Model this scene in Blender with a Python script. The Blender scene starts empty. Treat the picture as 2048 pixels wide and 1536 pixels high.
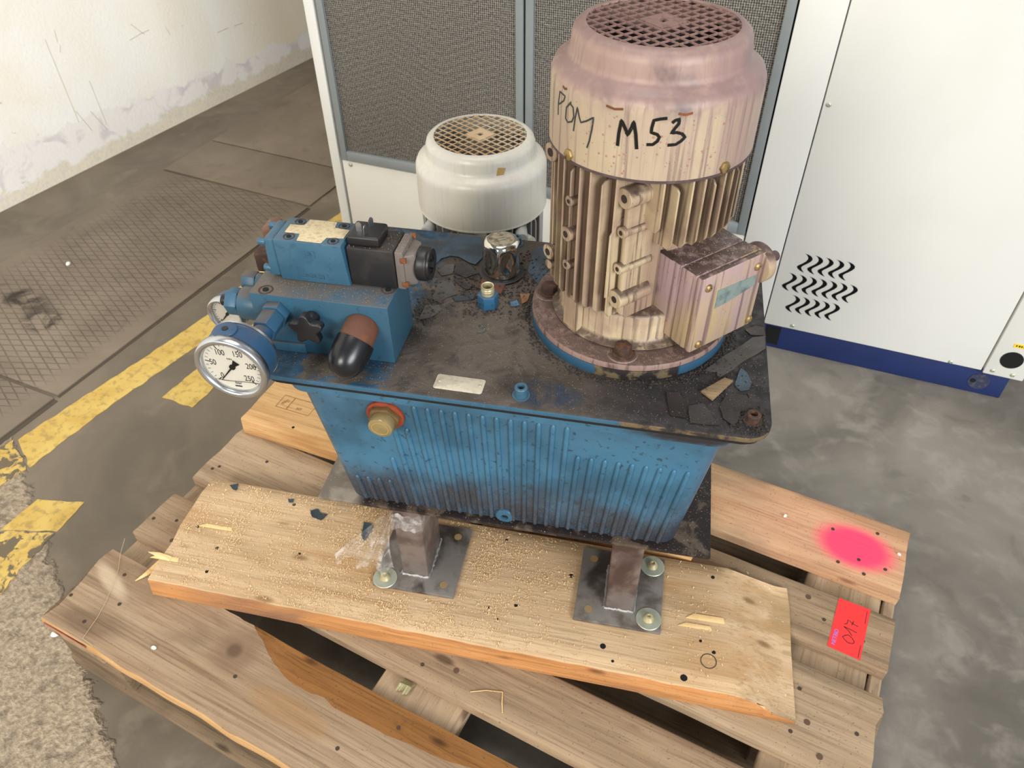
import bpy, bmesh, math, random
from mathutils import Vector, Matrix, noise as mnoise
random.seed(7)
R_ = math.radians
PI = math.pi

# ------------------------------------------------------------------ camera, world, light
scn = bpy.context.scene
COL = scn.collection
cam = bpy.data.cameras.new('camera'); camo = bpy.data.objects.new('camera', cam); COL.objects.link(camo)
cam.sensor_width = 36.0; cam.lens = 1535.87 / 2048 * 36.0; cam.clip_start = 0.01
def rodr(r):
    r = Vector(r); return Matrix.Rotation(r.length, 3, r.normalized())
_R = rodr((2.2627, 0.5468, -0.2502))          # world -> camera (x right, y down, z forward)
_x, _y, _z = Vector(_R[0]), Vector(_R[1]), Vector(_R[2])
cm = Matrix.Identity(4)
for i in range(3):
    cm[i][0] = _x[i]; cm[i][1] = -_y[i]; cm[i][2] = -_z[i]
CAMP = Vector((0.9654, -0.2244, 1.2333))
cm.translation = CAMP
camo.matrix_world = cm
cam.dof.use_dof = True; cam.dof.focus_distance = 0.92; cam.dof.aperture_fstop = 13.0
scn.camera = camo

w = bpy.data.worlds.new('world'); scn.world = w; w.use_nodes = True
nt = w.node_tree; nt.nodes.clear()
wo = nt.nodes.new('ShaderNodeOutputWorld'); bg = nt.nodes.new('ShaderNodeBackground')
tc = nt.nodes.new('ShaderNodeTexCoord'); sp = nt.nodes.new('ShaderNodeSeparateXYZ')
rp = nt.nodes.new('ShaderNodeValToRGB')
nt.links.new(tc.outputs['Generated'], sp.inputs[0])
ad = nt.nodes.new('ShaderNodeMath'); ad.operation = 'MULTIPLY_ADD'; ad.inputs[1].default_value = 0.5; ad.inputs[2].default_value = 0.5
nt.links.new(sp.outputs[0], ad.inputs[0]); nt.links.new(ad.outputs[0], rp.inputs[0])
rp.color_ramp.elements[0].color = (0.60, 0.54, 0.46, 1); rp.color_ramp.elements[1].color = (0.80, 0.86, 0.95, 1)
nt.links.new(rp.outputs[0], bg.inputs[0]); bg.inputs[1].default_value = 0.43
nt.links.new(bg.outputs[0], wo.inputs[0])

def area(name, loc, target, size, power, col, sy=None):
    l = bpy.data.lights.new(name, 'AREA'); o = bpy.data.objects.new(name, l); COL.objects.link(o)
    l.shape = 'RECTANGLE'; l.size = size; l.size_y = sy or size; l.energy = power; l.color = col
    o.location = loc; d = Vector(target) - Vector(loc); o.rotation_euler = d.to_track_quat('-Z', 'Y').to_euler(); return o
area('hall_door_daylight', (6.2, -3.0, 3.3), (0.0, 0.9, 0.4), 3.0, 540, (0.97, 0.985, 1.0), 2.6)
area('roof_skylight', (0.3, 0.5, 4.4), (0.3, 0.9, 0.0), 1.6, 70, (1.0, 0.98, 0.95), 2.2)
area('warm_front_fill', (0.2, -4.6, 3.0), (-0.8, 1.6, 0.3), 1.8, 210, (1.0, 0.95, 0.87), 1.4)  # warm fill added in front, set to brighten the far wall
scn.view_settings.view_transform = 'Standard'; scn.view_settings.look = 'None'
scn.view_settings.exposure = -0.10; scn.view_settings.gamma = 1.0; scn.view_settings.use_curve_mapping = False

# ------------------------------------------------------------------ helpers: objects
def S(h):
    h = h.lstrip('#'); v = [int(h[i:i+2], 16) / 255 for i in (0, 2, 4)]
    return tuple((c / 12.92 if c <= 0.04045 else ((c + 0.055) / 1.055) ** 2.4) for c in v) + (1,)

class MB:
    def __init__(s): s.bm = bmesh.new()
    def poly(s, pts, z0, z1, M=None):
        bm = s.bm; n = len(pts)
        a = [bm.verts.new((p[0], p[1], z0)) for p in pts]; b = [bm.verts.new((p[0], p[1], z1)) for p in pts]
        bm.faces.new(a[::-1]); bm.faces.new(b)
        for i in range(n): bm.faces.new((a[i], a[(i+1) % n], b[(i+1) % n], b[i]))
        if M is not None: bmesh.ops.transform(bm, matrix=M, verts=a + b)
        return s
    def box(s, x0, x1, y0, y1, z0, z1, M=None):
        return s.poly([(x0, y0), (x1, y0), (x1, y1), (x0, y1)], z0, z1, M)
    def hull8(s, b, t, z0, z1):                 # frustum from rects (x0,x1,y0,y1)
        bm = s.bm
        f = lambda r, z: [bm.verts.new(p) for p in ((r[0], r[2], z), (r[1], r[2], z), (r[1], r[3], z), (r[0], r[3], z))]
        a, c = f(b, z0), f(t, z1); bm.faces.new(a[::-1]); bm.faces.new(c)
        for i in range(4): bm.faces.new((a[i], a[(i+1) % 4], c[(i+1) % 4], c[i]))
        return s
    def cyl(s, p0, p1, r0, r1=None, seg=24, rot=0.0):
        r1 = r0 if r1 is None else r1
        p0, p1 = Vector(p0), Vector(p1); d = p1 - p0; q = d.to_track_quat('Z', 'Y')
        bm = s.bm; a = []; b = []
        for i in range(seg):
            t = 2 * PI * i / seg + rot; u = Vector((math.cos(t), math.sin(t), 0))
            a.append(bm.verts.new(p0 + q @ (u * r0))); b.append(bm.verts.new(p1 + q @ (u * r1)))
        bm.faces.new(a[::-1]); bm.faces.new(b)
        for i in range(seg): bm.faces.new((a[i], a[(i+1) % seg], b[(i+1) % seg], b[i]))
        return s
    def lathe(s, prof, seg=64, M=None, closed=False):
        bm = s.bm; rings = []
        for r, z in prof:
            if r < 1e-6: rings.append([bm.verts.new((0, 0, z))])
            else: rings.append([bm.verts.new((r * math.cos(2*PI*i/seg), r * math.sin(2*PI*i/seg), z)) for i in range(seg)])
        n = len(rings)
        for k in range(n if closed else n - 1):
            A, B = rings[k], rings[(k + 1) % n]
            for i in range(seg):
                j = (i + 1) % seg
                if len(A) == 1 and len(B) == 1: continue
                if len(A) == 1: bm.faces.new((A[0], B[j], B[i]))
                elif len(B) == 1: bm.faces.new((A[i], A[j], B[0]))
                else: bm.faces.new((A[i], A[j], B[j], B[i]))
        if M is not None: bmesh.ops.transform(bm, matrix=M, verts=[v for q in rings for v in q])
        return s
    def tube(s, pts, r, seg=8, closed=False):
        bm = s.bm; pts = [Vector(p) for p in pts]; rings = []; n = len(pts)
        for i, p in enumerate(pts):
            if closed: d = pts[(i+1) % n] - pts[i-1]
            else: d = pts[min(i+1, n-1)] - pts[max(i-1, 0)]
            q = d.to_track_quat('Z', 'Y'); rr = r[i] if isinstance(r, (list, tuple)) else r
            rings.append([bm.verts.new(p + q @ Vector((rr*math.cos(2*PI*k/seg), rr*math.sin(2*PI*k/seg), 0))) for k in range(seg)])
        for i in range(n if closed else n-1):
            A, B = rings[i], rings[(i+1) % n]
            for k in range(seg): bm.faces.new((A[k], A[(k+1) % seg], B[(k+1) % seg], B[k]))
        if not closed: bm.faces.new(rings[0][::-1]); bm.faces.new(rings[-1])
        return s
    def ribbon(s, pts, wd, fn, th=0.0004):
        """flat pen stroke: pts 2-D, wd width, fn maps (a, b, h) -> 3-D"""
        bm = s.bm; n = len(pts); L = []; Rr = []; LT = []; RT = []
        for i, p in enumerate(pts):
            a = Vector(pts[max(i-1, 0)]); b = Vector(pts[min(i+1, n-1)]); d = (b - a)
            if d.length < 1e-9: d = Vector((1, 0))
            d.normalize(); nn = Vector((-d.y, d.x)) * wd / 2; p = Vector(p)
            for lst, q, h in ((L, p + nn, 0), (Rr, p - nn, 0), (LT, p + nn, th), (RT, p - nn, th)):
                lst.append(bm.verts.new(fn(q.x, q.y, h)))
        for i in range(n - 1):
            bm.faces.new((LT[i], RT[i], RT[i+1], LT[i+1])); bm.faces.new((L[i], L[i+1], Rr[i+1], Rr[i]))
            bm.faces.new((L[i], LT[i], LT[i+1], L[i+1])); bm.faces.new((Rr[i], Rr[i+1], RT[i+1], RT[i]))
        bm.faces.new((L[0], Rr[0], RT[0], LT[0])); bm.faces.new((L[-1], LT[-1], RT[-1], Rr[-1]))
        return s
    def build(s, name, m, parent=None, bevel=0.0, ang=35, shift=(0, 0, 0), segs=2, smooth=True, loc=None, rotz=0.0):
        bm = s.bm
        bmesh.ops.recalc_face_normals(bm, faces=bm.faces[:])
        if bevel > 0:
            ed = [e for e in bm.edges if len(e.link_faces) == 2 and e.calc_face_angle(0) > R_(40)]
            bmesh.ops.bevel(bm, geom=ed, offset=bevel, segments=segs, profile=0.5, affect='EDGES', clamp_overlap=True)
        if any(shift): bmesh.ops.translate(bm, vec=Vector(shift), verts=bm.verts[:])
        me = bpy.data.meshes.new(name); bm.to_mesh(me); bm.free()
        if smooth:
            for p in me.polygons: p.use_smooth = True
            me.set_sharp_from_angle(angle=R_(ang))
        o = bpy.data.objects.new(name, me); COL.objects.link(o)
        if m: me.materials.append(m)
        if parent: o.parent = parent
        if loc: o.location = loc
        o.rotation_euler.z = rotz
        return o

def empty(name, loc=(0, 0, 0), rotz=0.0):
    o = bpy.data.objects.new(name, None); COL.objects.link(o); o.location = loc; o.rotation_euler.z = rotz
    o.empty_display_size = 0.05; return o
def tag(o, label=None, cat=None, group=None, kind=None):
    if label: o['label'] = label
    if cat: o['category'] = cat
    if group: o['group'] = group
    if kind: o['kind'] = kind
    return o
def textmesh(name, txt, size, M, m, parent, th=0.0003, align='CENTER'):
    cu = bpy.data.curves.new('t', 'FONT'); cu.body = txt; cu.size = size; cu.extrude = th; cu.align_x = align; cu.align_y = 'CENTER'
    to = bpy.data.objects.new('t', cu); COL.objects.link(to)
    dg = bpy.context.evaluated_depsgraph_get(); me = bpy.data.meshes.new_from_object(to.evaluated_get(dg))
    bpy.data.objects.remove(to); bpy.data.curves.remove(cu); me.transform(M); me.name = name
    me.materials.clear(); me.materials.append(m)
    o = bpy.data.objects.new(name, me); COL.objects.link(o); o.parent = parent
    return o
def rot2(x, y, a): return (x*math.cos(a) - y*math.sin(a), x*math.sin(a) + y*math.cos(a))

# ------------------------------------------------------------------ helpers: materials
class NT:
    def __init__(s, name):
        s.m = bpy.data.materials.new(name); s.m.use_nodes = True; s.t = s.m.node_tree; s.b = s.t.nodes['Principled BSDF']
        tcn = s.n('ShaderNodeTexCoord'); s.obj = tcn.outputs['Object']
    def n(s, k): return s.t.nodes.new(k)
    def l(s, a, b): s.t.links.new(a, b)
    def vec(s, scale=(1, 1, 1), off=0.0, rnd=False, rot=0.0, src=None):
        mp = s.n('ShaderNodeMapping'); mp.inputs['Scale'].default_value = scale; mp.inputs['Location'].default_value = (off, off*1.7, off*2.3)
        mp.inputs['Rotation'].default_value[2] = rot
        src = src or s.obj
        if rnd:
            oi = s.n('ShaderNodeObjectInfo'); ml = s.n('ShaderNodeMath'); ml.operation = 'MULTIPLY'; ml.inputs[1].default_value = 17.0
            s.l(oi.outputs['Random'], ml.inputs[0]); a = s.n('ShaderNodeVectorMath'); a.operation = 'ADD'
            s.l(src, a.inputs[0]); s.l(ml.outputs[0], a.inputs[1]); src = a.outputs[0]
        s.l(src, mp.inputs[0]); return mp.outputs[0]
    def noise(s, v, sc, det=4, dist=0.0, rough=0.55):
        q = s.n('ShaderNodeTexNoise'); q.inputs['Scale'].default_value = sc; q.inputs['Detail'].default_value = det
        q.inputs['Distortion'].default_value = dist; q.inputs['Roughness'].default_value = rough; s.l(v, q.inputs['Vector']); return q.outputs['Fac']
    def vor(s, v, sc, feat='F1'):
        q = s.n('ShaderNodeTexVoronoi'); q.feature = feat; q.inputs['Scale'].default_value = sc; s.l(v, q.inputs['Vector']); return q.outputs['Distance']
    def rng(s, f, a, b, lo=0.0, hi=1.0):
        q = s.n('ShaderNodeMapRange'); q.interpolation_type = 'SMOOTHSTEP'
        for k, v in zip(('From Min', 'From Max', 'To Min', 'To Max'), (a, b, lo, hi)): q.inputs[k].default_value = v
        s.l(f, q.inputs['Value']); return q.outputs['Result']
    def math(s, op, a, b=None, c=None):
        q = s.n('ShaderNodeMath'); q.operation = op
        for i, v in enumerate((a, b, c)):
            if v is None: continue
            if isinstance(v, (int, float)): q.inputs[i].default_value = v
            else: s.l(v, q.inputs[i])
        return q.outputs[0]
    def axis(s, ax, src=None):
        q = s.n('ShaderNodeSeparateXYZ'); s.l(src or s.obj, q.inputs[0]); return q.outputs['xyz'.index(ax)]
    def lin(s, a, b, c):      # a*x + b*y + c
        return s.math('ADD', s.math('MULTIPLY_ADD', s.axis('x'), a, c), s.math('MULTIPLY', s.axis('y'), b))
    def mix(s, f, a, b):
        q = s.n('ShaderNodeMix'); q.data_type = 'RGBA'
        ins = [i for i in q.inputs if i.type == 'RGBA']
        for i, v in zip(ins, (a, b)):
            if isinstance(v, tuple): i.default_value = v
            else: s.l(v, i)
        if isinstance(f, (int, float)): q.inputs[0].default_value = f
        else: s.l(f, q.inputs[0])
        return [o for o in q.outputs if o.type == 'RGBA'][0]
    def ell(s, cx, cy, rx, ry, soft=0.3, z=None, rot=0.0):
        """1 inside an ellipse in object xy"""
        x = s.math('SUBTRACT', s.axis('x'), cx); y = s.math('SUBTRACT', s.axis('y'), cy)
        ca, sa = math.cos(rot), math.sin(rot)
        u = s.math('ADD', s.math('MULTIPLY', x, ca / rx), s.math('MULTIPLY', y, sa / rx))
        v = s.math('ADD', s.math('MULTIPLY', x, -sa / ry), s.math('MULTIPLY', y, ca / ry))
        d = s.math('SQRT', s.math('ADD', s.math('MULTIPLY', u, u), s.math('MULTIPLY', v, v)))
        return s.rng(d, 1 + soft, 1 - soft)
    def fin(s, col, rough=0.6, metal=0.0, bump=None, bs=0.2, bd=0.002, spec=0.5, alpha=None):
        if isinstance(col, tuple): s.b.inputs['Base Color'].default_value = col
        else: s.l(col, s.b.inputs['Base Color'])
        if isinstance(rough, (int, float)): s.b.inputs['Roughness'].default_value = rough
        else: s.l(rough, s.b.inputs['Roughness'])
        if isinstance(metal, (int, float)): s.b.inputs['Metallic'].default_value = metal
        else: s.l(metal, s.b.inputs['Metallic'])
        s.b.inputs['Specular IOR Level'].default_value = spec
        if bump is not None:
            q = s.n('ShaderNodeBump'); q.inputs['Strength'].default_value = bs; q.inputs['Distance'].default_value = bd
            s.l(bump, q.inputs['Height']); s.l(q.outputs[0], s.b.inputs['Normal'])
        if alpha is not None: s.b.inputs['Alpha'].default_value = alpha
        return s.m

def plain(name, hexc, rough=0.5, metal=0.0, var=None, vs=40, bumps=0.0, spec=0.5, amt=0.5):
    t = NT(name); c = S(hexc)
    v = t.vec(); nz = t.noise(v, vs, 5)
    col = t.mix(t.math('MULTIPLY', t.rng(nz, 0.45, 0.7), amt), c, S(var)) if var else c
    return t.fin(col, rough, metal, nz if bumps else None, bumps, 0.001, spec)

def wood(name, base, light, dark, stain=None, grain=1.0, orange=None, pink=None, knots=1.0, patch=None, dirt=0.4):
    t = NT(name); v = t.vec(rnd=True)
    vs = t.vec((2.2, 26 * grain, 26), rnd=True)
    broad = t.noise(vs, 1.5, 4, 0.9)
    vf = t.vec((7, 190 * grain, 190), rnd=True, off=3.1)
    fine = t.noise(vf, 1.6, 3, 0.3)
    col = t.mix(t.rng(broad, 0.3, 0.7), S(base), S(light))
    rings = t.noise(t.vec((1.0, 46 * grain, 46), rnd=True, off=1.3), 1.4, 3, 1.6)
    col = t.mix(t.math('MULTIPLY', t.rng(rings, 0.5, 0.72), 0.42), col, S(dark))
    col = t.mix(t.math('MULTIPLY', t.rng(fine, 0.5, 0.72), 0.42), col, S(dark))
    st = t.noise(t.vec((3, 9, 9), rnd=True, off=5), 1.3, 5, 0.4)
    if stain: col = t.mix(t.math('MULTIPLY', t.rng(st, 0.5, 0.72), 0.8), col, S(stain))
    if orange:
        so = t.noise(t.vec((2, 12, 12), rnd=True, off=9), 1.5, 3, 0.2)
        col = t.mix(t.math('MULTIPLY', t.rng(so, 0.52, 0.68), 0.55), col, S(orange))
    if knots:
        kd = t.vor(t.vec((5.5, 15, 15), rnd=True, off=2), 1.0)
        col = t.mix(t.rng(kd, 0.13, 0.05), col, S(dark))
    sp_ = t.noise(v, 260, 3)
    col = t.mix(t.math('MULTIPLY', t.rng(sp_, 0.62, 0.72), dirt), col, S('3c3128'))
    if patch:
        for (cx, cy, rx, ry, hx, a, rt) in patch:
            e = t.math('MULTIPLY', t.ell(cx, cy, rx, ry, 0.45, rot=rt), t.rng(t.math('ADD', st, t.math('MULTIPLY', fine, .4)), .45, .75, .35, 1.0))
            col = t.mix(t.math('MULTIPLY', e, a), col, S(hx))
    if pink:
        cx, cy, rx, ry = pink
        e = t.ell(cx, cy, rx, ry, 0.34); e2 = t.ell(cx - 0.05, cy + 0.0, rx * 2.6, ry * 1.9, 0.6)
        col = t.mix(t.math('MULTIPLY', e2, 0.13), col, S('f06d78'))
        col = t.mix(t.math('MULTIPLY', e, 0.95), col, S('f2406a'))
    h = t.math('ADD', t.math('MULTIPLY', fine, 0.6), t.math('MULTIPLY', rings, 0.8))
    return t.fin(col, 0.78, 0, h, 0.5, 0.0014, 0.25)

def ptext(t, v):  # speck mask
    return t.rng(t.noise(v, 900, 2), 0.66, 0.74)

WOOD_FRESH = wood('fresh_pine', 'bd9f7b', 'cdb18d', '8a6c49', stain='9c8059', orange='ad8453', dirt=0.35, knots=0.6)
WOOD_FRESH2 = wood('fresh_pine_block', 'c39a68', 'd0aa78', '94683e', stain='ae8452', orange='a0703f', dirt=0.3)
WOOD_OLD = wood('weathered_board', '9b8468', 'ad967a', '675140', stain='786854', dirt=0.5)
WOOD_GREY = wood('grey_brown_board', '8c745b', 'a0886c', '5e4a38', stain='6b5b4b', dirt=0.5)
WOOD_ORANGE = wood('brown_board', 'a97b4b', 'bd8d5a', '6e4a2b', stain='7c5632', orange='99602e', dirt=0.5)
WOOD_PINK = wood('board_with_pink_spray', 'b4916a', 'c6a67f', '7d5f42', stain='8f7a62', pink=(1.120, 0.0685, 0.060, 0.042), dirt=0.5)
WOOD_FRONT = wood('wide_front_board', '937a60', 'a68f74', '614b38', stain='7c6650', dirt=0.35, knots=0,
                  patch=[(0.315, 0.096, 0.034, 0.030, '7d6450', 0.75, 0.2), (0.312, 0.098, 0.012, 0.011, '5c4836', 0.8, 0), (0.45, 0.060, 0.064, 0.019, '9a7142', 0.7, 0.0), (0.075, 0.030, 0.06, 0.016, '5d4a39', 0.6, 0.1), (0.045, 0.10, 0.045, 0.012, 'd8c3a6', 0.5, -0.3)])
WOOD_WANE = wood('bark_side', '8a5e32', '9c6e3e', '4c3019', stain='6a4628', orange='a8652c', dirt=0.6)
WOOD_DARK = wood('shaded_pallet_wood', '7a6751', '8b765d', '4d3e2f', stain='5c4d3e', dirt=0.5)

def steel(name, hexc, var, rough=0.4, metal=0.85, var2=None):
    t = NT(name); v = t.vec(); n1 = t.noise(v, 28, 5); n2 = t.noise(v, 9, 4, 0.5)
    col = t.mix(t.rng(n1, 0.42, 0.66), S(hexc), S(var))
    if var2: col = t.mix(t.rng(n2, 0.5, 0.64), col, S(var2))
    return t.fin(col, t.rng(n1, 0.3, 0.7, rough - 0.1, rough + 0.2), metal, n1, 0.08, 0.0006)
STEEL_PLATE = steel('raw_steel_plate', '85807a', '5b524c', 0.42, 0.35, '453c39')
STEEL_POST = steel('raw_steel_post', '857a74', '665650', 0.36, 0.4, '54423d')
STEEL_BRIGHT = plain('bright_steel', 'c9ccd0', 0.28, 1.0)
ZINC = plain('zinc_washer', 'b9bfae', 0.45, 0.55, 'a1a08a', 60)
BRASS = plain('yellow_zinc_screw', 'cfc49c', 0.4, 0.6, '8f835a', 90)
WELD = plain('weld_bead', 'a8a8a4', 0.5, 0.6, '6e6862', 200, 0.6)
CHROME = plain('chrome', 'd8d6d0', 0.09, 1.0, 'b7ac93', 30, amt=0.5)
BLACK = plain('black_plastic', '17171a', 0.42, 0, '25221f', 30)
RUBBER = plain('black_rubber', '121318', 0.3, 0, '1d1c1f', 50)
HOLE = plain('dark_inside', '050505', 0.9)
RUST = plain('rusty_steel', '6d4226', 0.85, 0.1, '9c5a26', 160, 0.5)
RUSTDARK = plain('dark_rust', '3d2d25', 0.8, 0.1, '6b4429', 140, 0.3, amt=0.7)
BRASSD = plain('aged_brass_screw', '9c8455', 0.45, 0.5, '5d4630', 200, 0.2, amt=.9)
NAILM = plain('rusty_nail', '4b3a30', 0.8, 0.2, '2a211c', 300)
WHITE_LBL = plain('worn_foil_label', 'c8b793', 0.5, 0.1, '9d8f74', 190, 0.3, amt=0.8)
CHALK = plain('foil_plate', 'c9c0ac', 0.5, 0.3, 'a39982', 150, 0.2)
INK = plain('black_marker', '0b0b0c', 0.35)
GLASSM = None

def blue_paint(name, zg=None, grime=0.5, dusty=0.0, base='335f78', alt='2c546a'):
    t = NT(name); v = t.vec(); n1 = t.noise(v, 14, 6); n2 = t.noise(v, 120, 4); n3 = t.noise(v, 420, 2)
    col = t.mix(t.rng(n1, 0.35, 0.7), S(base), S(alt))
    col = t.mix(t.math('MULTIPLY', t.rng(n2, 0.6, 0.68), grime), col, S('23333d'))
    col = t.mix(t.math('MULTIPLY', t.rng(n3, 0.68, 0.74), 0.5), col, S('1d262b'))
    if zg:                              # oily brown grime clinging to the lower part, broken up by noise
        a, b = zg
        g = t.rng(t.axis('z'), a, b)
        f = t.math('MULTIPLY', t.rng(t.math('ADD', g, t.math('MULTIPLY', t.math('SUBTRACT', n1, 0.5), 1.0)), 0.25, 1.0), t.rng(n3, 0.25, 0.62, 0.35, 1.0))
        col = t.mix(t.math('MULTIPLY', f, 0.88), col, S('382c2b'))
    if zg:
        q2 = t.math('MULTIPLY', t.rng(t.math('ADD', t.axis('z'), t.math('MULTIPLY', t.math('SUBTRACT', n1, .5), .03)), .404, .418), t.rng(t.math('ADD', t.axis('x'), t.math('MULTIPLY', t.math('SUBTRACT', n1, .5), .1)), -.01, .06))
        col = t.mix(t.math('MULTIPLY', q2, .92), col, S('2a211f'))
    if dusty:
        up = t.n('ShaderNodeNewGeometry'); z = t.axis('z', up.outputs['Normal'])
        f = t.math('MULTIPLY', t.rng(z, 0.6, 0.95), t.rng(n1, 0.3, 0.6))
        col = t.mix(t.math('MULTIPLY', f, dusty), col, S('5b4f44'))
    return t.fin(col, 0.42, 0, n2, 0.08, 0.0008, 0.45)
BLUE = blue_paint('blue_paint')
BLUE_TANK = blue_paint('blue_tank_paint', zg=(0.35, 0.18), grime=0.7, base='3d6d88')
BLUE_DUST = blue_paint('blue_paint_dusty', dusty=0.9, grime=0.4, base='2f5164')
BLUE_VALVE = blue_paint('valve_paint', dusty=0.3, grime=0.25, base='3d6174')
BLUE_BRIGHT = blue_paint('fitting_paint', dusty=0.75, grime=0.35, base='2c4e70')

def lid_mat():
    t = NT('grimy_lid'); v = t.vec(); n1 = t.noise(v, 9, 6, 0.4); n2 = t.noise(v, 60, 5); n3 = t.noise(v, 700, 2); n4 = t.noise(v, 26, 5, 0.8)
    x = t.axis('x'); z = t.axis('z')
    col = t.mix(t.rng(n1, 0.35, 0.62), S('393129'), S('514840'))
    col = t.mix(t.math('MULTIPLY', t.rng(n4, 0.5, 0.68), 0.8), col, S('2f2a26'))
    # black oily caked grease around the motor side
    g = t.rng(t.math('ADD', x, t.math('MULTIPLY', t.math('SUBTRACT', n1, 0.5), 0.25)), -0.07, 0.03)
    col = t.mix(g, col, t.mix(t.rng(n2, 0.4, 0.65), S('262223'), S('1a1719')))
    # blue paint still showing at the left end
    b = t.math('MULTIPLY', t.rng(t.math('ADD', x, t.math('MULTIPLY', t.math('SUBTRACT', n4, 0.5), 0.12)), -0.262, -0.275), t.rng(n4, 0.44, 0.54))
    col = t.mix(b, col, S('21435a'))
    col = t.mix(t.math('MULTIPLY', t.ell(-.080, -.168, .040, .022, .3), t.rng(n4, .35, .5)), col, S('232c3a'))
    col = t.mix(t.math('MULTIPLY', t.ell(-.36, .0, .12, .2, .3), t.rng(n2, .4, .6, 0, .6)), col, S('171819'))
    # rim (side of the plate): blue on the left half, brown on the right
    side = t.rng(z, 0.4385, 0.4375)
    rim = t.mix(t.rng(t.math('ADD', x, t.math('MULTIPLY', t.math('SUBTRACT', n4, 0.5), 0.1)), -0.02, 0.0), S('335a72'), t.mix(t.rng(n2, 0.42, 0.6), S('6b5a40'), S('2a2320')))
    col = t.mix(side, col, rim)
    col = t.mix(t.math('MULTIPLY', t.rng(n3, 0.70, 0.76), 0.6), col, S('b5a68e'))
    return t.fin(col, t.rng(n2, 0.3, 0.7, 0.45, 0.85), 0, t.math('ADD', t.math('MULTIPLY', n4, 1.5), n2), 0.6, 0.003, 0.45)
LID = lid_mat()

def motor_mat(name, base, pinky, dark, dustc, top=None, streak=1.0, dustcol='8f7268', rough=0.45):
    t = NT(name); v = t.vec(); n1 = t.noise(v, 9, 5, 0.3); sp_ = t.noise(v, 340, 2); sp2 = t.noise(t.vec(off=4), 90, 4)
    vs = t.vec((70, 70, 3.2)); st = t.noise(vs, 1.0, 5, 0.3); st2 = t.noise(t.vec((160, 160, 5), off=2), 1.0, 4, 0.2)
    col = t.mix(t.rng(n1, 0.4, 0.62), S(base), S(pinky))
    col = t.mix(t.math('MULTIPLY', t.rng(st, 0.48, 0.66), 0.8 * streak), col, S(pinky))
    col = t.mix(t.math('MULTIPLY', t.rng(st2, 0.50, 0.66), 0.7 * streak), col, S(dark))
    col = t.mix(t.math('MULTIPLY', t.rng(sp_, 0.69, 0.75), 0.75 * streak), col, S('5a3a35'))
    if top:
        zz = t.math('ADD', t.axis('z'), t.math('MULTIPLY', t.math('SUBTRACT', sp2, .5), .018))
        col = t.mix(t.math('MULTIPLY', t.rng(zz, .750, .766), .75), col, S('977a74'))
        dk = t.math('MULTIPLY', t.rng(zz, .745, .760), t.rng(t.math('ADD', n1, t.math('MULTIPLY', t.axis('x'), 1.6)), .52, .66))
        col = t.mix(t.math('MULTIPLY', dk, .75), col, S('544a4d'))
        col = t.mix(t.math('MULTIPLY', t.rng(t.math('ADD', t.axis('x'), t.math('MULTIPLY', t.math('SUBTRACT', st, .5), .12)), .035, .075), .55), col, S('8d7172'))
    gn = t.n('ShaderNodeNewGeometry'); z = t.axis('z', gn.outputs['Normal'])
    f = t.math('MULTIPLY', t.rng(z, 0.25, 0.8), t.rng(sp2, 0.28, 0.55, 0.45, 1.0))
    col = t.mix(t.math('MULTIPLY', f, dustc), col, S(dustcol))
    return t.fin(col, rough, 0, t.math('ADD', st2, sp2), 0.10, 0.0006, 0.4)
CREAM = motor_mat('cream_motor_paint', 'bba98c', 'ad9a86', '77625c', 0.75, top=True, dustcol='7c6562')
CREAM_DARK = motor_mat('cream_motor_fins', 'bba888', '97806c', '49352d', 0.85, dustcol='40302c')
BOXM = motor_mat('terminal_box_paint', 'ae9874', 'a58c8e', '5f4848', 0.95, dustcol='483835')
FLANGEM = motor_mat('flange_dusty', '8f776c', '876d65', '43332d', 0.85, dustcol='4d3e38')
GREYM = motor_mat('light_grey_motor_paint', 'd2cfc2', 'cbc9c2', 'aaa695', 0.25, streak=0.25, dustcol='b6a995', rough=0.32)
GREYTOP = motor_mat('grille_rust_grey', 'cabfa9', 'b79a7a', '9b6a3e', 0.6, streak=0.8, dustcol='c4a67f')
GREYFIN = plain('grey_fins', 'a9aaa6', 0.5, 0, '85847c', 30)

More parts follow.
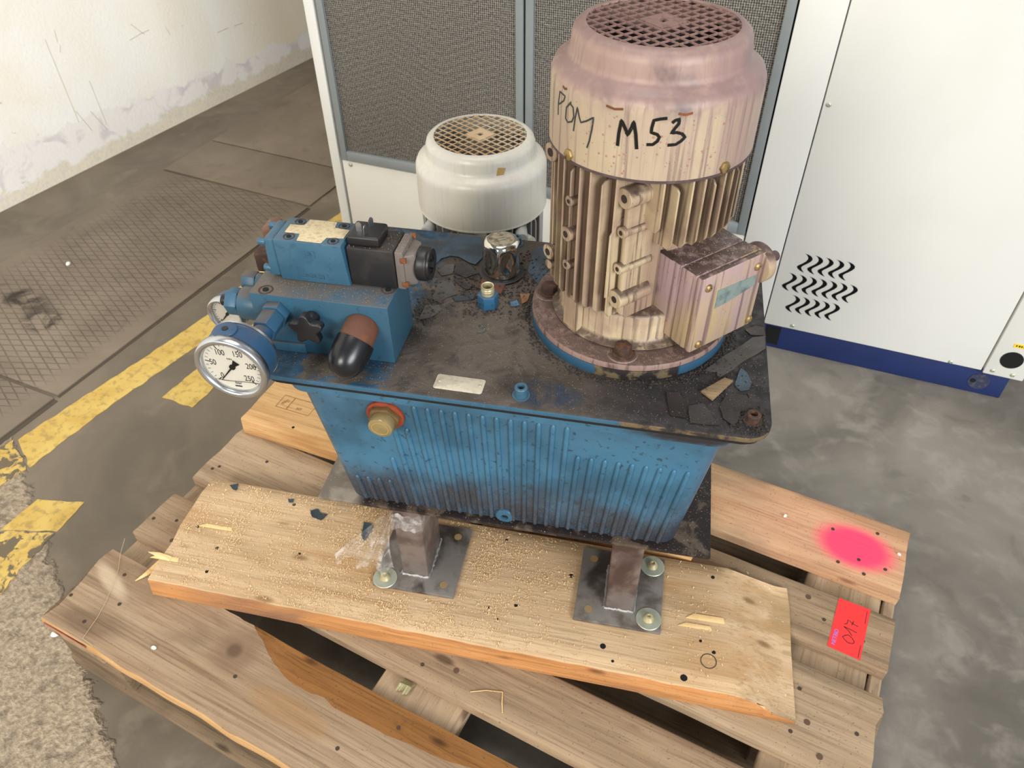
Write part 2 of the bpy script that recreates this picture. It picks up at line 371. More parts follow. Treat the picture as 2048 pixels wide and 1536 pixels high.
# ------------------------------------------------------------------ floor and wall
def floor_mat():
    t = NT('old_concrete'); v = t.vec(); n1 = t.noise(v, 2.2, 8, 1.0); n2 = t.noise(v, 9, 8, 0.8); n3 = t.noise(v, 130, 4); n4 = t.noise(v, 38, 6, 0.3)
    right = t.mix(t.rng(n1, 0.3, 0.7), S('625d55'), S('837d73'))
    right = t.mix(t.math('MULTIPLY', t.rng(t.math('ADD', t.math('MULTIPLY', n2, .6), t.math('MULTIPLY', t.noise(v, 24, 8, .6), .4)), 0.48, 0.66), 0.5), right, S('969086'))
    right = t.mix(t.math('MULTIPLY', t.rng(n2, 0.45, 0.3), 0.5), right, S('5a554e'))
    left = t.mix(t.rng(n1, 0.3, 0.7), S('5f5548'), S('7a6e5d'))
    left = t.mix(t.math('MULTIPLY', t.rng(n2, 0.52, 0.72), 0.4), left, S('8b806e'))
    x = t.axis('x')
    col = t.mix(t.rng(t.math('ADD', x, t.math('MULTIPLY', t.math('SUBTRACT', n1, 0.5), 0.6)), 0.2, 0.75), left, right)
    # rough broken screed in the near left corner
    wob = t.math('MULTIPLY', t.math('SUBTRACT', n4, 0.5), 0.06)
    f = t.math('ADD', t.lin(0.458, 0.889, -0.010), wob)
    rough = t.mix(t.rng(n3, 0.35, 0.7), S('8d7d68'), S('ad9c84'))
    rough = t.mix(t.math('MULTIPLY', t.rng(n4, 0.48, 0.36), 0.55), rough, S('5e5244'))
    mask = t.rng(f, 0.006, -0.006)
    col = t.mix(mask, col, rough)
    # slab joint on the right hand side
    j = t.math('ABSOLUTE', t.math('ADD', t.lin(0.98, 0.199, -1.72), t.math('MULTIPLY', t.math('SUBTRACT', n2, 0.5), 0.03)))
    col = t.mix(t.math('MULTIPLY', t.rng(j, 0.004, 0.001), 0.7), col, S('4c4943'))
    h = t.math('ADD', t.math('MULTIPLY', n3, t.math('MULTIPLY_ADD', mask, 0.9, 0.12)), t.math('MULTIPLY', t.math('MULTIPLY', n4, mask), 4.0))
    return t.fin(col, t.rng(n2, 0.3, 0.7, 0.42, 0.7), 0, h, 0.7, 0.004, 0.4)
f = MB(); f.box(-4.0, 5.0, -2.5, 5.0, -0.2, 0.0); f = f.build('floor', floor_mat(), smooth=False); tag(f, kind='structure')

def wall_mat():
    t = NT('old_limewash'); v = t.vec(); n1 = t.noise(v, 2.5, 6, 0.5); n2 = t.noise(v, 11, 7, 0.8); n3 = t.noise(v, 90, 4)
    y = t.axis('y'); z = t.axis('z')
    col = t.mix(t.rng(n1, 0.35, 0.68), S('f6efdf'), S('faf8f2'))
    warm = t.rng(t.math('ADD', y, t.math('MULTIPLY', t.math('SUBTRACT', n1, 0.5), 0.7)), 2.0, 2.3)
    col = t.mix(t.math('MULTIPLY', warm, 0.5), col, S('efdcb8'))
    top = t.math('ADD', t.math('MULTIPLY_ADD', y, -0.045, 0.215), t.math('MULTIPLY', t.math('SUBTRACT', n2, 0.5), 0.13))
    pe = t.rng(t.math('SUBTRACT', z, top), 0.004, -0.004)
    peel = t.mix(t.rng(n2, 0.36, 0.50), S('dcd6d6'), S('f3efe9'))
    col = t.mix(pe, col, peel)
    low = t.rng(t.math('ADD', z, t.math('MULTIPLY', t.math('SUBTRACT', n2, 0.5), 0.12)), 0.06, 0.045)
    col = t.mix(t.math('MULTIPLY', low, 0.8), col, t.mix(t.rng(n3, 0.45, 0.6), S('e6dabd'), S('d8d2c4')))
    sp_ = t.noise(t.vec((6, 26, 40), off=3), 1.0, 4, 0.4)
    col = t.mix(t.math('MULTIPLY', t.rng(sp_, 0.70, 0.76), 0.45), col, S('7d6f5f'))
    return t.fin(col, 0.85, 0, t.math('ADD', n2, n3), 0.25, 0.003, 0.2)
wl = MB(); wl.poly([(-1.9, -2.5), (-1.497, -2.5), (-1.474, 0.9), (-1.428, 2.5), (-1.38, 5.0), (-1.9, 5.0)], -0.2, 3.2)
wl = wl.build('wall_left', wall_mat(), smooth=False); tag(wl, kind='structure')
sc = MB()
for pts in ([(1.304, .42), (1.306, .153)], [(1.396, .26), (1.399, .108)], [(1.616, .377), (1.656, .333)], [(1.592, .331), (1.64, .338), (1.681, .34)],
            [(1.345, .435), (1.34, .40)], [(1.36, .17), (1.395, .09)], [(1.31, .19), (1.34, .11)], [(1.971, .247), (2.03, .248)], [(2.06, .246), (2.108, .244)], [(1.75, .33), (1.76, .30)], [(1.345, .39), (1.335, .37)]):
    sc.ribbon(pts, 0.0016, lambda a, b, h: (-1.474 + (a - 0.9) * 0.02875 + 0.0005 + h, a, b))
sc.build('scratches', plain('scratch_grey', 'cbbfaa', 0.9), wl, smooth=False)

# yellow lane markings (painted, thin and ragged)
def yel_mat(name, worn):
    t = NT(name); v = t.vec(); n1 = t.noise(v, 14, 5, 0.5); n2 = t.noise(v, 60, 5); n3 = t.noise(v, 34, 6, 0.6)
    col = t.mix(t.rng(n1, 0.35, 0.65), S('c4a252'), S('cfb263'))
    col = t.mix(t.math('MULTIPLY', t.rng(n2, 0.48, 0.66), 0.55), col, S('8f7a4e'))
    if worn: col = t.mix(t.rng(n3, 0.50, 0.55), col, S('6b5f4c'))
    return t.fin(col, 0.6, 0, n2, 0.2, 0.001, 0.3)
YEL, YELW = yel_mat('lane_yellow', 0), yel_mat('lane_yellow_worn', 1)
def ragged(pts, step=0.012, amp=0.003, seed=0):
    out = []
    for i in range(len(pts)):
        a, b = Vector(pts[i]), Vector(pts[(i+1) % len(pts)]); n = max(1, int((b-a).length / step)); d = (b-a).normalized() if (b-a).length else Vector((1, 0))
        for k in range(n):
            p = a.lerp(b, k/n); q = mnoise.noise(Vector((p.x*40, p.y*40, seed))) * amp * 1.6
            out.append((p.x - d.y*q, p.y + d.x*q))
    return out
for i, (pts, m, a) in enumerate([
    ([(-.549, .305), (-.457, .262), (-.453, .488), (-.43, .735), (-.425, 1.0), (-.42, 1.62), (-.50, 1.62), (-.515, 1.0), (-.498, .863), (-.515, .637), (-.549, .322)], YEL, .003),
    ([(-.367, .551), (-.279, .557), (-.285, .73), (-.285, .88), (-.365, .88)], YEL, .003),
    ([(-.365, .21), (-.273, .25), (-.262, .175), (-.366, .125)], YEL, .002),
    ([(-.56, .30), (-.46, .255), (-.47, .02), (-.50, -.5), (-.62, -.5), (-.60, .0), (-.58, .2)], YELW, .008),
    ([(-.372, .118), (-.262, .168), (-.235, .02), (-.24, -.5), (-.38, -.5), (-.375, .0)], YELW, .008)]):
    y_ = MB(); y_.poly(ragged(pts, amp=a, seed=i), 0.0, 0.0012); tag(y_.build('trim_%d' % (i+1), m, smooth=False), kind='structure')

# chequer plates over the trench
def plate_mat(name, chk):
    t = NT(name); v = t.vec(); n1 = t.noise(v, 3, 6, 0.6); n2 = t.noise(v, 16, 6, 0.6)
    col = t.mix(t.rng(n1, 0.3, 0.7), S('716455'), S('847767')); col = t.mix(t.math('MULTIPLY', t.rng(n2, 0.56, 0.72), 0.3), col, S('4b4038'))
    if not chk: return t.fin(col, 0.62, 0.1, n2, 0.1, 0.001, 0.35)
    def lines(a, b, fr):
        s_ = t.math('SINE', t.math('MULTIPLY', t.lin(a, b, 0), fr)); return t.rng(s_, 0.80, 0.97)
    g = t.math('MAXIMUM', lines(-0.42, 0.907, 2*PI/0.0215), lines(0.38, 0.925, 2*PI/0.0215))
    fade = t.math('MULTIPLY', t.rng(t.math('ADD', t.axis('x'), t.math('MULTIPLY', n1, .12)), -1.14, -1.02), t.rng(t.axis('x'), -.62, -.68)); g = t.math('MULTIPLY', g, t.math('MULTIPLY', fade, t.rng(n2, .25, .55, .55, 1.0)))
    col = t.mix(t.math('MULTIPLY', g, 0.5), col, S('43382e'))
    col = t.mix(t.ell(-1.0, .66, .09, .035, .5), col, t.mix(t.rng(n2, .4, .6), col, S('2f2721')))
    col = t.mix(t.ell(-.86, .62, .06, .04, .5), col, t.mix(t.rng(n2, .45, .6), col, S('2f2721')))
    return t.fin(col, 0.6, 0.1, t.math('SUBTRACT', 1.0, g), 0.6, 0.0015, 0.35)
PCHK, PFLAT = plate_mat('chequer_steel', 1), plate_mat('flat_steel', 0)
for lab, pts, m in (('chequered steel floor plate with dark oil spots, largest of the row', [(-1.20, .400), (-.588, .442), (-.612, 1.398), (-1.22, 1.372)], PCHK),
                    ('chequered steel floor plate at the near end of the row', [(-1.2, -.9), (-.56, -.9), (-.588, .432), (-1.20, .392)], PCHK),
                    ('smooth steel floor plate just beyond the big chequered one', [(-1.22, 1.384), (-.614, 1.410), (-.622, 1.652), (-1.23, 1.620)], PFLAT),
                    ('smooth steel floor plate farthest along the wall', [(-1.23, 1.627), (-.624, 1.66), (-.66, 2.6), (-1.26, 2.57)], PFLAT)):
    p = MB(); p.poly(pts, 0.0, 0.006); tag(p.build('floor_plate', m, bevel=0.002), lab, 'floor plate', 'steel plates let into the floor')
p = MB(); p.poly([(-.589, .44), (-.582, .44), (-.604, 1.40), (-.613, 1.40)], 0.0, 0.0012); p.poly([(-.565, -.9), (-.548, -.9), (-.575, .43), (-.59, .43)], 0, .0012)
tag(p.build('trim_6', plain('gap_shadow', '50463a', .9), smooth=False), kind='structure')  # dark strip paints the shadow line in the gap beside the plates

# ------------------------------------------------------------------ pallet
THREAD = [(x, y, .1456 + .0005*(i % 2)) for i, (x, y) in enumerate(((.0000, .1700), (.0177, .1450), (.0390, .1210), (.0533, .0993), (.0700, .0680), (.0810, .0419), (.0897, .0060), (.1143, .0040)))]
def board(L, W, T, m, name, parent, loc, rz=0.0, seed=0, jit=0.0012, fn=None, ends=0.0015, nx=48, ny=6, edge=0.0025):
    """timber along +x, y 0..W, z 0..T, worn edges"""
    mb = MB(); bm = mb.bm
    prof = []
    for k in range(ny + 1):
        y = W * k / ny; dz = edge if k in (0, ny) else 0; prof.append((y, T - dz))
    sec = [(0, 0)] + [(0, T - edge)] + [(edge, T)] + [(W * k / ny, T) for k in range(1, ny)] + [(W - edge, T), (W, T - edge), (W, 0)]
    rings = []
    for i in range(nx + 1):
        x = L * i / nx; r = []
        for (y, z) in sec:
            q = Vector((x * 9, y * 30 + z * 60, seed * 7.3)); d = mnoise.noise(q) * jit; d2 = mnoise.noise(q + Vector((31, 7, 3))) * jit
            xx = x
            if i in (0, nx): xx += mnoise.noise(Vector((y * 120, z * 90, seed + i))) * ends * 2.0
            v = Vector((xx, y + (d2 if y in (0, W) else 0) + d * 0.3, z + (d * 0.6 if z > T * .5 else 0)))
            if fn: v = fn(v, L, W, T)
            r.append(bm.verts.new(v))
        rings.append(r)
    ns = len(sec)
    for i in range(nx):
        for k in range(ns): bm.faces.new((rings[i][k], rings[i][(k+1) % ns], rings[i+1][(k+1) % ns], rings[i+1][k]))
    bm.faces.new(rings[0][::-1]); bm.faces.new(rings[-1])
    return mb.build(name, m, parent, ang=50, loc=loc, rotz=rz)

pal = tag(empty('pallet'), 'wooden euro pallet of weathered boards standing on the concrete floor', 'pallet')
board(1.2, .145, .022, WOOD_PINK, 'deck_board', pal, (0.0, .655, .122), seed=1, fn=None)
pinkb = pal.children[0]; pinkb['label'] = 'rear deck board with a neon pink spray spot'
board(1.2, .100, .022, WOOD_GREY, 'deck_board', pal, (0.0, .513, .122), seed=2)
board(1.2, .145, .022, WOOD_OLD, 'deck_board', pal, (0.0, .3275, .122), seed=3, ends=.003)
board(1.2, .098, .022, WOOD_GREY, 'deck_board', pal, (0.0, .187, .122), seed=4)
WPTS = [(0, .1455), (.20, .1455), (.267, .1454), (.31, .144), (.34, .130), (.376, .111), (.412, .099), (.446, .097), (.48, .102), (.496, .096), (.537, .0976), (.59, .098), (.629, .103), (.68, .106), (.72, .115), (.80, .128), (.9, .14), (1.2, .1455)]
def wane_y(x):
    for (a, b), (c, d) in zip(WPTS, WPTS[1:]):
        if a <= x <= c: return b + (d - b) * (x - a) / (c - a) + mnoise.noise(Vector((x*60, 0, 3))) * .002
    return .1455
def front_board():
    # wide board whose inner edge still shows the bark side (a sloping brown face)
    mb = MB(); bm = mb.bm; n = 120; rings = []
    for i in range(n + 1):
        x = 1.2 * i / n; wy = min(.1455, wane_y(x)); j = mnoise.noise(Vector((x*14, 5, 1))) * .002; e = mnoise.noise(Vector((x*30, 1, 1))) * .0015
        sp_ = [(0 + j, 0), (-.001 + j, .012), (.002 + j + e, .021), (.006 + j, .022)] + [(.006 + (wy - .008) * k / 6, .022 + mnoise.noise(Vector((x*10, k*1.1, 2))) * .0005) for k in range(1, 6)] + [(wy, .022), (wy + (.1455 - wy) * .5 + .0003, .0205 - (.1455 - wy) * .08), (.146, .0195 - (.1455 - wy) * .2), (.146, 0)]
        end = [(-.003, .0), (.0075, .019), (.002, .077), (-.0087, .135), (-.0025, .146)]
        row = []
        for (y, z) in sp_:
            xx = x
            if i == 0:
                for (a, b), (c, d) in zip(end, end[1:]):
                    if b <= y <= d: xx += a + (c - a) * (y - b) / (d - b)
                xx += mnoise.noise(Vector((y*150, z*100, 1))) * .0012
            row.append(bm.verts.new((xx, y, z)))
        rings.append(row)
    ns = len(rings[0])
    for i in range(n):
        for k in range(ns):
            f = bm.faces.new((rings[i][k], rings[i][(k+1) % ns], rings[i+1][(k+1) % ns], rings[i+1][k]))
            if k in (9, 10): f.material_index = 1
            if k in (0, 1): f.material_index = 2
    bm.faces.new(rings[0][::-1]); bm.faces.new(rings[-1])
    o = mb.build('deck_board', WOOD_FRONT, pal, ang=35, loc=(0, 0, .122)); o.data.materials.append(WOOD_WANE); o.data.materials.append(WOOD_FRESH2)
    o['label'] = 'wide deck board with a bark edge and a big knot'
front_board()
for x0, wd in ((0.0, .122), (.525, .145), (1.062, .117)):
    board(.80, wd, .0215, WOOD_OLD, 'cross_board', pal, (x0 + wd, 0.001, .100), PI/2, seed=10 + x0, nx=20)
board(.80, .018, .0215, WOOD_OLD, 'cross_board', pal, (1.2, 0.001, .100), PI/2, seed=15, nx=20)
for x0 in (.004, .5275, 1.055):
    for y0, wd in ((0.004, .10), (.35, .10), (.692, .10)):
        bmb = MB(); bmb.box(x0, x0 + .141, y0, y0 + wd, .022, .100); bmb.build('block', WOOD_DARK, pal, bevel=.003)
for y0, wd in ((0.0, .10), (.3275, .145), (.70, .10)):
    board(1.2, wd, .022, WOOD_DARK, 'bottom_board', pal, (0, y0, 0), seed=20 + y0)
nm_pts = [(.0085, .051), (.056, .118), (.092, .075), (.067, .0276), (.342, .067), (.541, .052), (.60, .115), (.66, .05), (1.092, .3616), (1.175, .40), (1.09, .43), (.05, .24), (.10, .21), (.02, .36), (.10, .42),
          (1.10, .68), (1.15, .77), (1.172, .70), (1.10, .56), (1.16, .55), (.58, .21), (.65, .26), (.56, .235), (1.13, .70), (1.08, .745), (.01, .225), (.028, .37), (1.142, .675)]
for x, y in nm_pts:
    nb = MB(); nb.cyl((x, y, .1435), (x, y, .1446), .0030, seg=12); nb.build('nail', NAILM, pal)
for x, y in ((.075, .205), (1.135, .345), (1.11, .385), (.63, .225), (1.07, .59)):
    nb = MB(); nb.cyl((x, y, .1438), (x, y, .1446), .0045, seg=9); nb.build('knot', plain('knot_wood', '5a4232', .8), pal)

rp_ = MB(); rp_.ribbon([(.004, .134), (.03, .136), (.06, .137), (.10, .138)], .006, lambda a, b, h_: (a, -.0012 - h_, b), .0004); rp_.build('red_paint_smear', plain('faded_red_paint', 'a8625a', .7, 0, '8f5a4c', 60), pal, smooth=False)
th_ = MB(); th_.tube(THREAD, .00035, 6); tag(th_.build('thread', plain('pale_thread', 'c9b28a', .7)), 'thin pale thread lying across the left end of the front deck board', 'thread')
# red paper label with hand-written number
lab_c = Vector((1.1375, .5635, 0))
RED = plain('red_paper', 'e8302f', .6, 0, 'd92a2c', 12)
lb = MB(); lb.poly([(1.1128, .5168), (1.1612, .5152), (1.1622, .6100), (1.1612, .6112), (1.1138, .6104)], .1442, .1447)
lb = lb.build('paper_label', RED); tag(lb, 'red paper label with handwritten number 017 on the pallet deck', 'label')
def onlab(a, b, h): return (a, b, .1447 + h)
st = MB()
O_ = [(1.1384, .5501), (1.1339, .547), (1.1308, .5431), (1.1339, .5399), (1.1395, .5364), (1.1467, .5378), (1.1485, .5418), (1.1446, .5469), (1.1384, .5501)]
for s_ in (O_, [(1.1295, .5617), (1.1372, .5575), (1.1433, .551)], [(1.1295, .5617), (1.1404, .5608), (1.1495, .5593)], [(1.1293, .5664), (1.1333, .5693), (1.1333, .5767), (1.1382, .5742), (1.1436, .5721), (1.1495, .5716)], [(1.1417, .5777), (1.14, .5695)]):
    st.ribbon(s_, .0011, onlab, .0002)
st.build('handwriting', INK, lb, smooth=False)
PURP = plain('purple_print', '9a7fd8', .6)
textmesh('printed_name', 'NETBID', .0085, Matrix.Translation((1.1206, .5375, .1449)) @ Matrix.Rotation(R_(88), 4, 'Z'), PURP, lb, .0001)
for a, b in (((1.1576, .605), (1.158, .581)), ((1.158, .5404), (1.1576, .518))):
    st = MB(); st.ribbon([a, b], .0007, onlab, .0002); st.build('small_print', INK, lb, smooth=False)

# ------------------------------------------------------------------ loose planks on the pallet
ang1 = math.atan2(.381 - .122, 1.081 - .119)
def pl1(v, L, W, T):
    x, y, z = v
    # worn left end (slanted), sloping saw cut at the right end, bark bulge on the near side
    if x < .06: 
        x = x + (1 - x/.06) * (.046 * (1 - y / W) * 0.0 + mnoise.noise(Vector((y*70, z*40, 4))) * .008)
    if z > T * .4:
        s = (x - (L - .088 - .02 * y / W)) / .088
        if s > 0: z = T - (T - .005) * min(1, s) * (z / T)
    if y < .004 and z < T * .6: y -= .007
    if y < .004 and z > T * .6: y -= .001 + .002 * mnoise.noise(Vector((x*25, 3, 1)))
    return Vector((x, y, z))
PLX, PLY = .124, .1195
plank1 = board(1.003, .2125, .036, WOOD_FRESH, 'loose_plank', None, (PLX, PLY, .1441), ang1, seed=31, jit=.0006, nx=90, fn=pl1)
BARK = wood('plank_side', 'b27c4a', 'c28c58', '6e4426', stain='7a5a48', orange='b5743a', dirt=0.4)
plank1.data.materials.append(BARK)
for pg in plank1.data.polygons:
    n_ = pg.normal
    if abs(n_.z) < .6: pg.material_index = 1
tag(plank1, 'fresh sawn plank covered in sawdust, under the front steel feet', 'plank')
def P1(x, y):   # world -> plank local
    return rot2(x - PLX, y - PLY, -ang1)
for x, y, r in [(.5814, .4337, .003), (.7238, .4305, .005), (.6335, .3215, .003), (.6694, .3433, .004), (.8146, .3415, .006), (.9359, .349, .007), (.9626, .4064, .004), (.94, .4152, .003), (.9247, .5302, .004), (.8361, .3262, .003), (.237, .343, .004), (.1997, .1716, .004), (.1823, .2133, .004), (.3106, .2657, .004), (.1217, .231, .004), (.6, .445, .003), (.655, .31, .002)]:
    a, b = P1(x, y); nb = MB(); nb.cyl((a, b, .0355), (a, b, .0364), r * .75, seg=9); nb.build('nail_hole', HOLE, plank1)
kn = MB(); a, b = P1(.9598, .3896); kn.lathe([(.0105, .0362), (.0118, .0362), (.0118, .0366), (.0105, .0366)], 28, Matrix.Translation((a, b, 0)), closed=True)
kn.build('knot_ring', plain('knot_ring_dark', '4d3c2a', .8), plank1)
for x, y, l_, w_, rz in ((.935, .455, .058, .011, .05), (.925, .435, .05, .008, .15), (.15, .245, .06, .008, .1), (.12, .16, .05, .009, .2)):
    a, b = P1(x, y); nb = MB(); nb.poly([(a - l_/2, b - w_/2), (a + l_/2, b - w_/3), (a + l_/2 - .002, b + w_/2), (a - l_/2 + .012, b + w_/2.6)], .0357, .0372); nb.build('torn_fibre', plain('torn_wood', 'ecc88c', .7, 0, 'd6ab6c', 60), plank1, bevel=.0004)

def pl2(v, L, W, T):
    x, y, z = v
    if y < .004 and z < T*.6: y -= .003
    return Vector((x, y, z))
plank2 = board(.88, .185, .036, WOOD_FRESH2, 'loose_plank', None, (.008, .463, .1441), R_(5.5), seed=47, nx=60, jit=.0006, fn=pl2)
tag(plank2, 'smooth pine plank with a stamp mark, under the back of the blue tank', 'plank')
stp = MB()
def P2(a, b, h): return (a, b, .0366 + h)
def W2(x, y): return rot2(x - .008, y - .463, -R_(5.5))
cx_, cy_ = W2(.075, .535)
for s_ in ([(-.030, -.012), (.045, -.012), (.045, .022), (-.030, .022), (-.030, -.012)], [(-.006, -.012), (-.006, .022)]):
    stp.ribbon([(cx_ + a, cy_ + b) for a, b in s_], .0012, P2, .0002)
stp.build('stamp_frame', plain('stamp_brown', 'a1763f', .8), plank2, smooth=False)
SB = plain('stamp_letters_brown', '8f7040', .8)
textmesh('stamp_letters', 'IPPC', .009, Matrix.Translation((cx_ - .018, cy_ + .005, .0367)) @ Matrix.Rotation(R_(60), 4, 'Z'), SB, plank2, .0001)
textmesh('stamp_letters', 'HT', .009, Matrix.Translation((cx_ + .018, cy_ - .003, .0367)), SB, plank2, .0001)
for x, y in ((.115, .49), (.19, .52), (.28, .55)):
    a, b = W2(x, y); nb = MB(); nb.cyl((a, b, .0355), (a, b, .0363), .003, seg=9); nb.build('nail_hole', HOLE, plank2)

# ------------------------------------------------------------------ machine cabinet behind
cab = empty('machine_cabinet', (.855, 1.362, 0), R_(5.76)); tag(cab, 'white industrial enclosure with grey mesh doors and blue base', 'cabinet')
WHITE = plain('cabinet_white_paint', 'dcdcd6', .45, 0, 'd3d3cb', 3, spec=.4)
WHITE2 = plain('cabinet_cream_panel', 'd9d6cc', .5, 0, 'cbc7bb', 3, spec=.4)
CBLUE = blue_paint('cabinet_blue', base='1b2c5c', alt='192856', grime=.3)
CGREY = plain('door_frame_grey', '8a9192', .5, .2, '7c8384', 10)
c = MB(); c.box(-1.19, .515, .012, .90, 0, .072); cb = c.build('base', CBLUE, cab, bevel=.003)
c = MB(); c.box(-.022, .012, .010, .0125, .012, .064); c.build('slot', HOLE, cb)
c = MB(); c.cyl((.459, .0125, .036), (.459, .0108, .036), .022, seg=28); c.build('round_cover', plain('grimy_blue', '2c3350', .6, 0, '5b5245', 120, amt=.9), cb)
c = MB(); c.cyl((.447, .0112, .036), (.447, .0100, .036), .006, seg=14); c.build('hole', HOLE, cb)
c = MB(); c.box(-.118, -.0335, 0, .85, .078, 1.9); c.build('corner_post', WHITE, cab, bevel=.002)
def waves_panel():
    c = MB(); c.box(-.031, .449, 0, .025, .076, 1.9); pn = c.build('side_panel', WHITE, cab, bevel=.002)
    wv = [(-.004, .0235), (.0015, .0222), (.006, .0195), (.0095, .015), (.0098, .010), (.0065, .004), (.001, -.002), (-.0055, -.008), (-.0088, -.0125), (-.0065, -.0175), (-.001, -.022), (.004, -.0245)]
    wd = [.002, .0052, .0078, .0092, .0092, .0084, .0080, .0084, .0092, .0088, .0060, .0018]
    for n_, x0, z0, dx in ((5, .0193, .2615, .0224), (7, -.0013, .2055, .0220), (5, .0193, .1485, .0221)):
        for k in range(n_):
            mb = MB(); bm = mb.bm; L = []; Rr = []
            for i, (a, b) in enumerate(wv):
                L.append(bm.verts.new((x0 + k*dx + a - wd[i]/2, -.0006, z0 + b))); Rr.append(bm.verts.new((x0 + k*dx + a + wd[i]/2, -.0006, z0 + b)))
            for i in range(len(wv)-1): bm.faces.new((L[i], Rr[i], Rr[i+1], L[i+1]))
            bmesh.ops.solidify(bm, geom=bm.faces[:], thickness=.0008)
            mb.build('vent_slot', HOLE, pn, smooth=False)
    return pn
pn = waves_panel()
def screw(parent, x, y, z, r=.005, m=None, nrm=(0, -1, 0)):
    n_ = Vector(nrm); p0 = Vector((x, y, z)); q = n_.to_track_quat('Z', 'Y').to_matrix().to_4x4(); q.translation = p0
    s = MB(); s.lathe([(r, 0), (r, .0009), (r*.8, .0022), (r*.45, .003), (r*.4, .0015), (0, .0015)], 16, q); return s.build('screw', m or ZINC, parent)
for x, z in ((-.021, .617), (.034, .0865), (.384, .0815)): screw(pn, x, 0, z)
c = MB(); c.box(.4535, .535, 0, .85, .070, 1.9); cs = c.build('corner_panel', WHITE, cab, bevel=.002)
for x, z in ((.47, .0825), (.511, .0815)): screw(cs, x, 0, z)
c = MB(); c.cyl((.494, .001, .120), (.494, -.0008, .120), .0225, seg=36); c.build('cable_hole', HOLE, cs)
c = MB(); c.box(.483, .53, -.0008, .0002, .155, .165); ys = c.build('yellow_sticker', plain('sticker_yellow', 'e8c52a', .5), cs)
st = MB()
for k in range(9): st.box(.487 + k*.005, .4895 + k*.005 + (k % 2)*.001, -.0011, -.0008, .158, .162)
st.build('sticker_print', INK, cs, smooth=False)
c = MB(); c.box(.449, .535, .004, .85, .0715, .0765); c.build('lower_rail', CBLUE, cab)
# left part: post, lower panel, two mesh doors
c = MB(); c.box(-1.203, -1.176, 0, .85, .03, 1.9); c.build('corner_post', WHITE, cab, bevel=.002)
c = MB(); c.box(-1.172, -.1205, .004, .03, .074, .298); lp = c.build('lower_panel', WHITE2, cab, bevel=.003)
screw(lp, -1.147, .004, .289, .006)
c = MB(); c.box(-1.176, -.034, .030, .85, .074, 1.9); c.build('cabinet_body', plain('cabinet_inner', '4c4a46', .8), cab)
def mesh_mat():
    t = NT('knitted_filter_mesh'); v = t.vec((1, 1, 1)); x = t.axis('x'); z = t.axis('z')
    n1 = t.noise(t.vec((330, 1, 190)), 1.0, 3, 0.3); n2 = t.noise(t.vec(), 8, 4, .4)
    wx = t.math('SINE', t.math('MULTIPLY', x, 2*PI/.0047)); wz = t.math('SINE', t.math('MULTIPLY', z, 2*PI/.0045))
    # folded chevron corrugation of the knitted wire pad
    zz = t.math('ADD', z, t.math('MULTIPLY', t.math('ABSOLUTE', t.math('SUBTRACT', t.math('FRACT', t.math('MULTIPLY', t.math('ADD', x, 5.02), 1/.26)), .5)), .10))
    ch = t.math('SINE', t.math('MULTIPLY', zz, 2*PI/.0165))
    h = t.math('ADD', t.math('ADD', t.math('MULTIPLY', wx, .34), t.math('MULTIPLY', wz, .20)), t.math('ADD', t.math('MULTIPLY', n1, 1.7), t.math('MULTIPLY', ch, .05)))
    col = t.mix(t.rng(h, .35, 1.45), S('35322e'), S('938e86'))
    return t.fin(col, .5, .35, h, .5, .002, .5)
MESHM = mesh_mat()
for nm_, x0, x1 in (('mesh_door', -1.168, -.6575), ('mesh_door', -.6525, -.1215)):
    c = MB()
    c.box(x0, x0 + .018, -.002, .02, .302, 1.85); c.box(x1 - .018, x1, -.002, .02, .302, 1.85); c.box(x0 + .018, x1 - .018, -.002, .02, .302, .328); c.box(x0 + .018, x1 - .018, -.002, .02, 1.83, 1.85)
    fr = c.build(nm_, CGREY, cab, bevel=.0015)
    c = MB(); c.box(x0 + .018, x1 - .018, .006, .016, .328, 1.83); c.build('filter_mesh', MESHM, fr, smooth=False)

# ------------------------------------------------------------------ electric motors
def hexbolt(parent, x, y, z, r, h, m, name='hex_bolt', washer=None, rot=.3, shift=(0, 0, 0)):
    b = MB()
    if washer: b.cyl((x, y, z), (x, y, z + .0022), washer, seg=28)
    b.cyl((x, y, z + (.002 if washer else 0)), (x, y, z + h), r, seg=6, rot=rot)
    return b.build(name, m, parent, bevel=.0008, shift=shift)

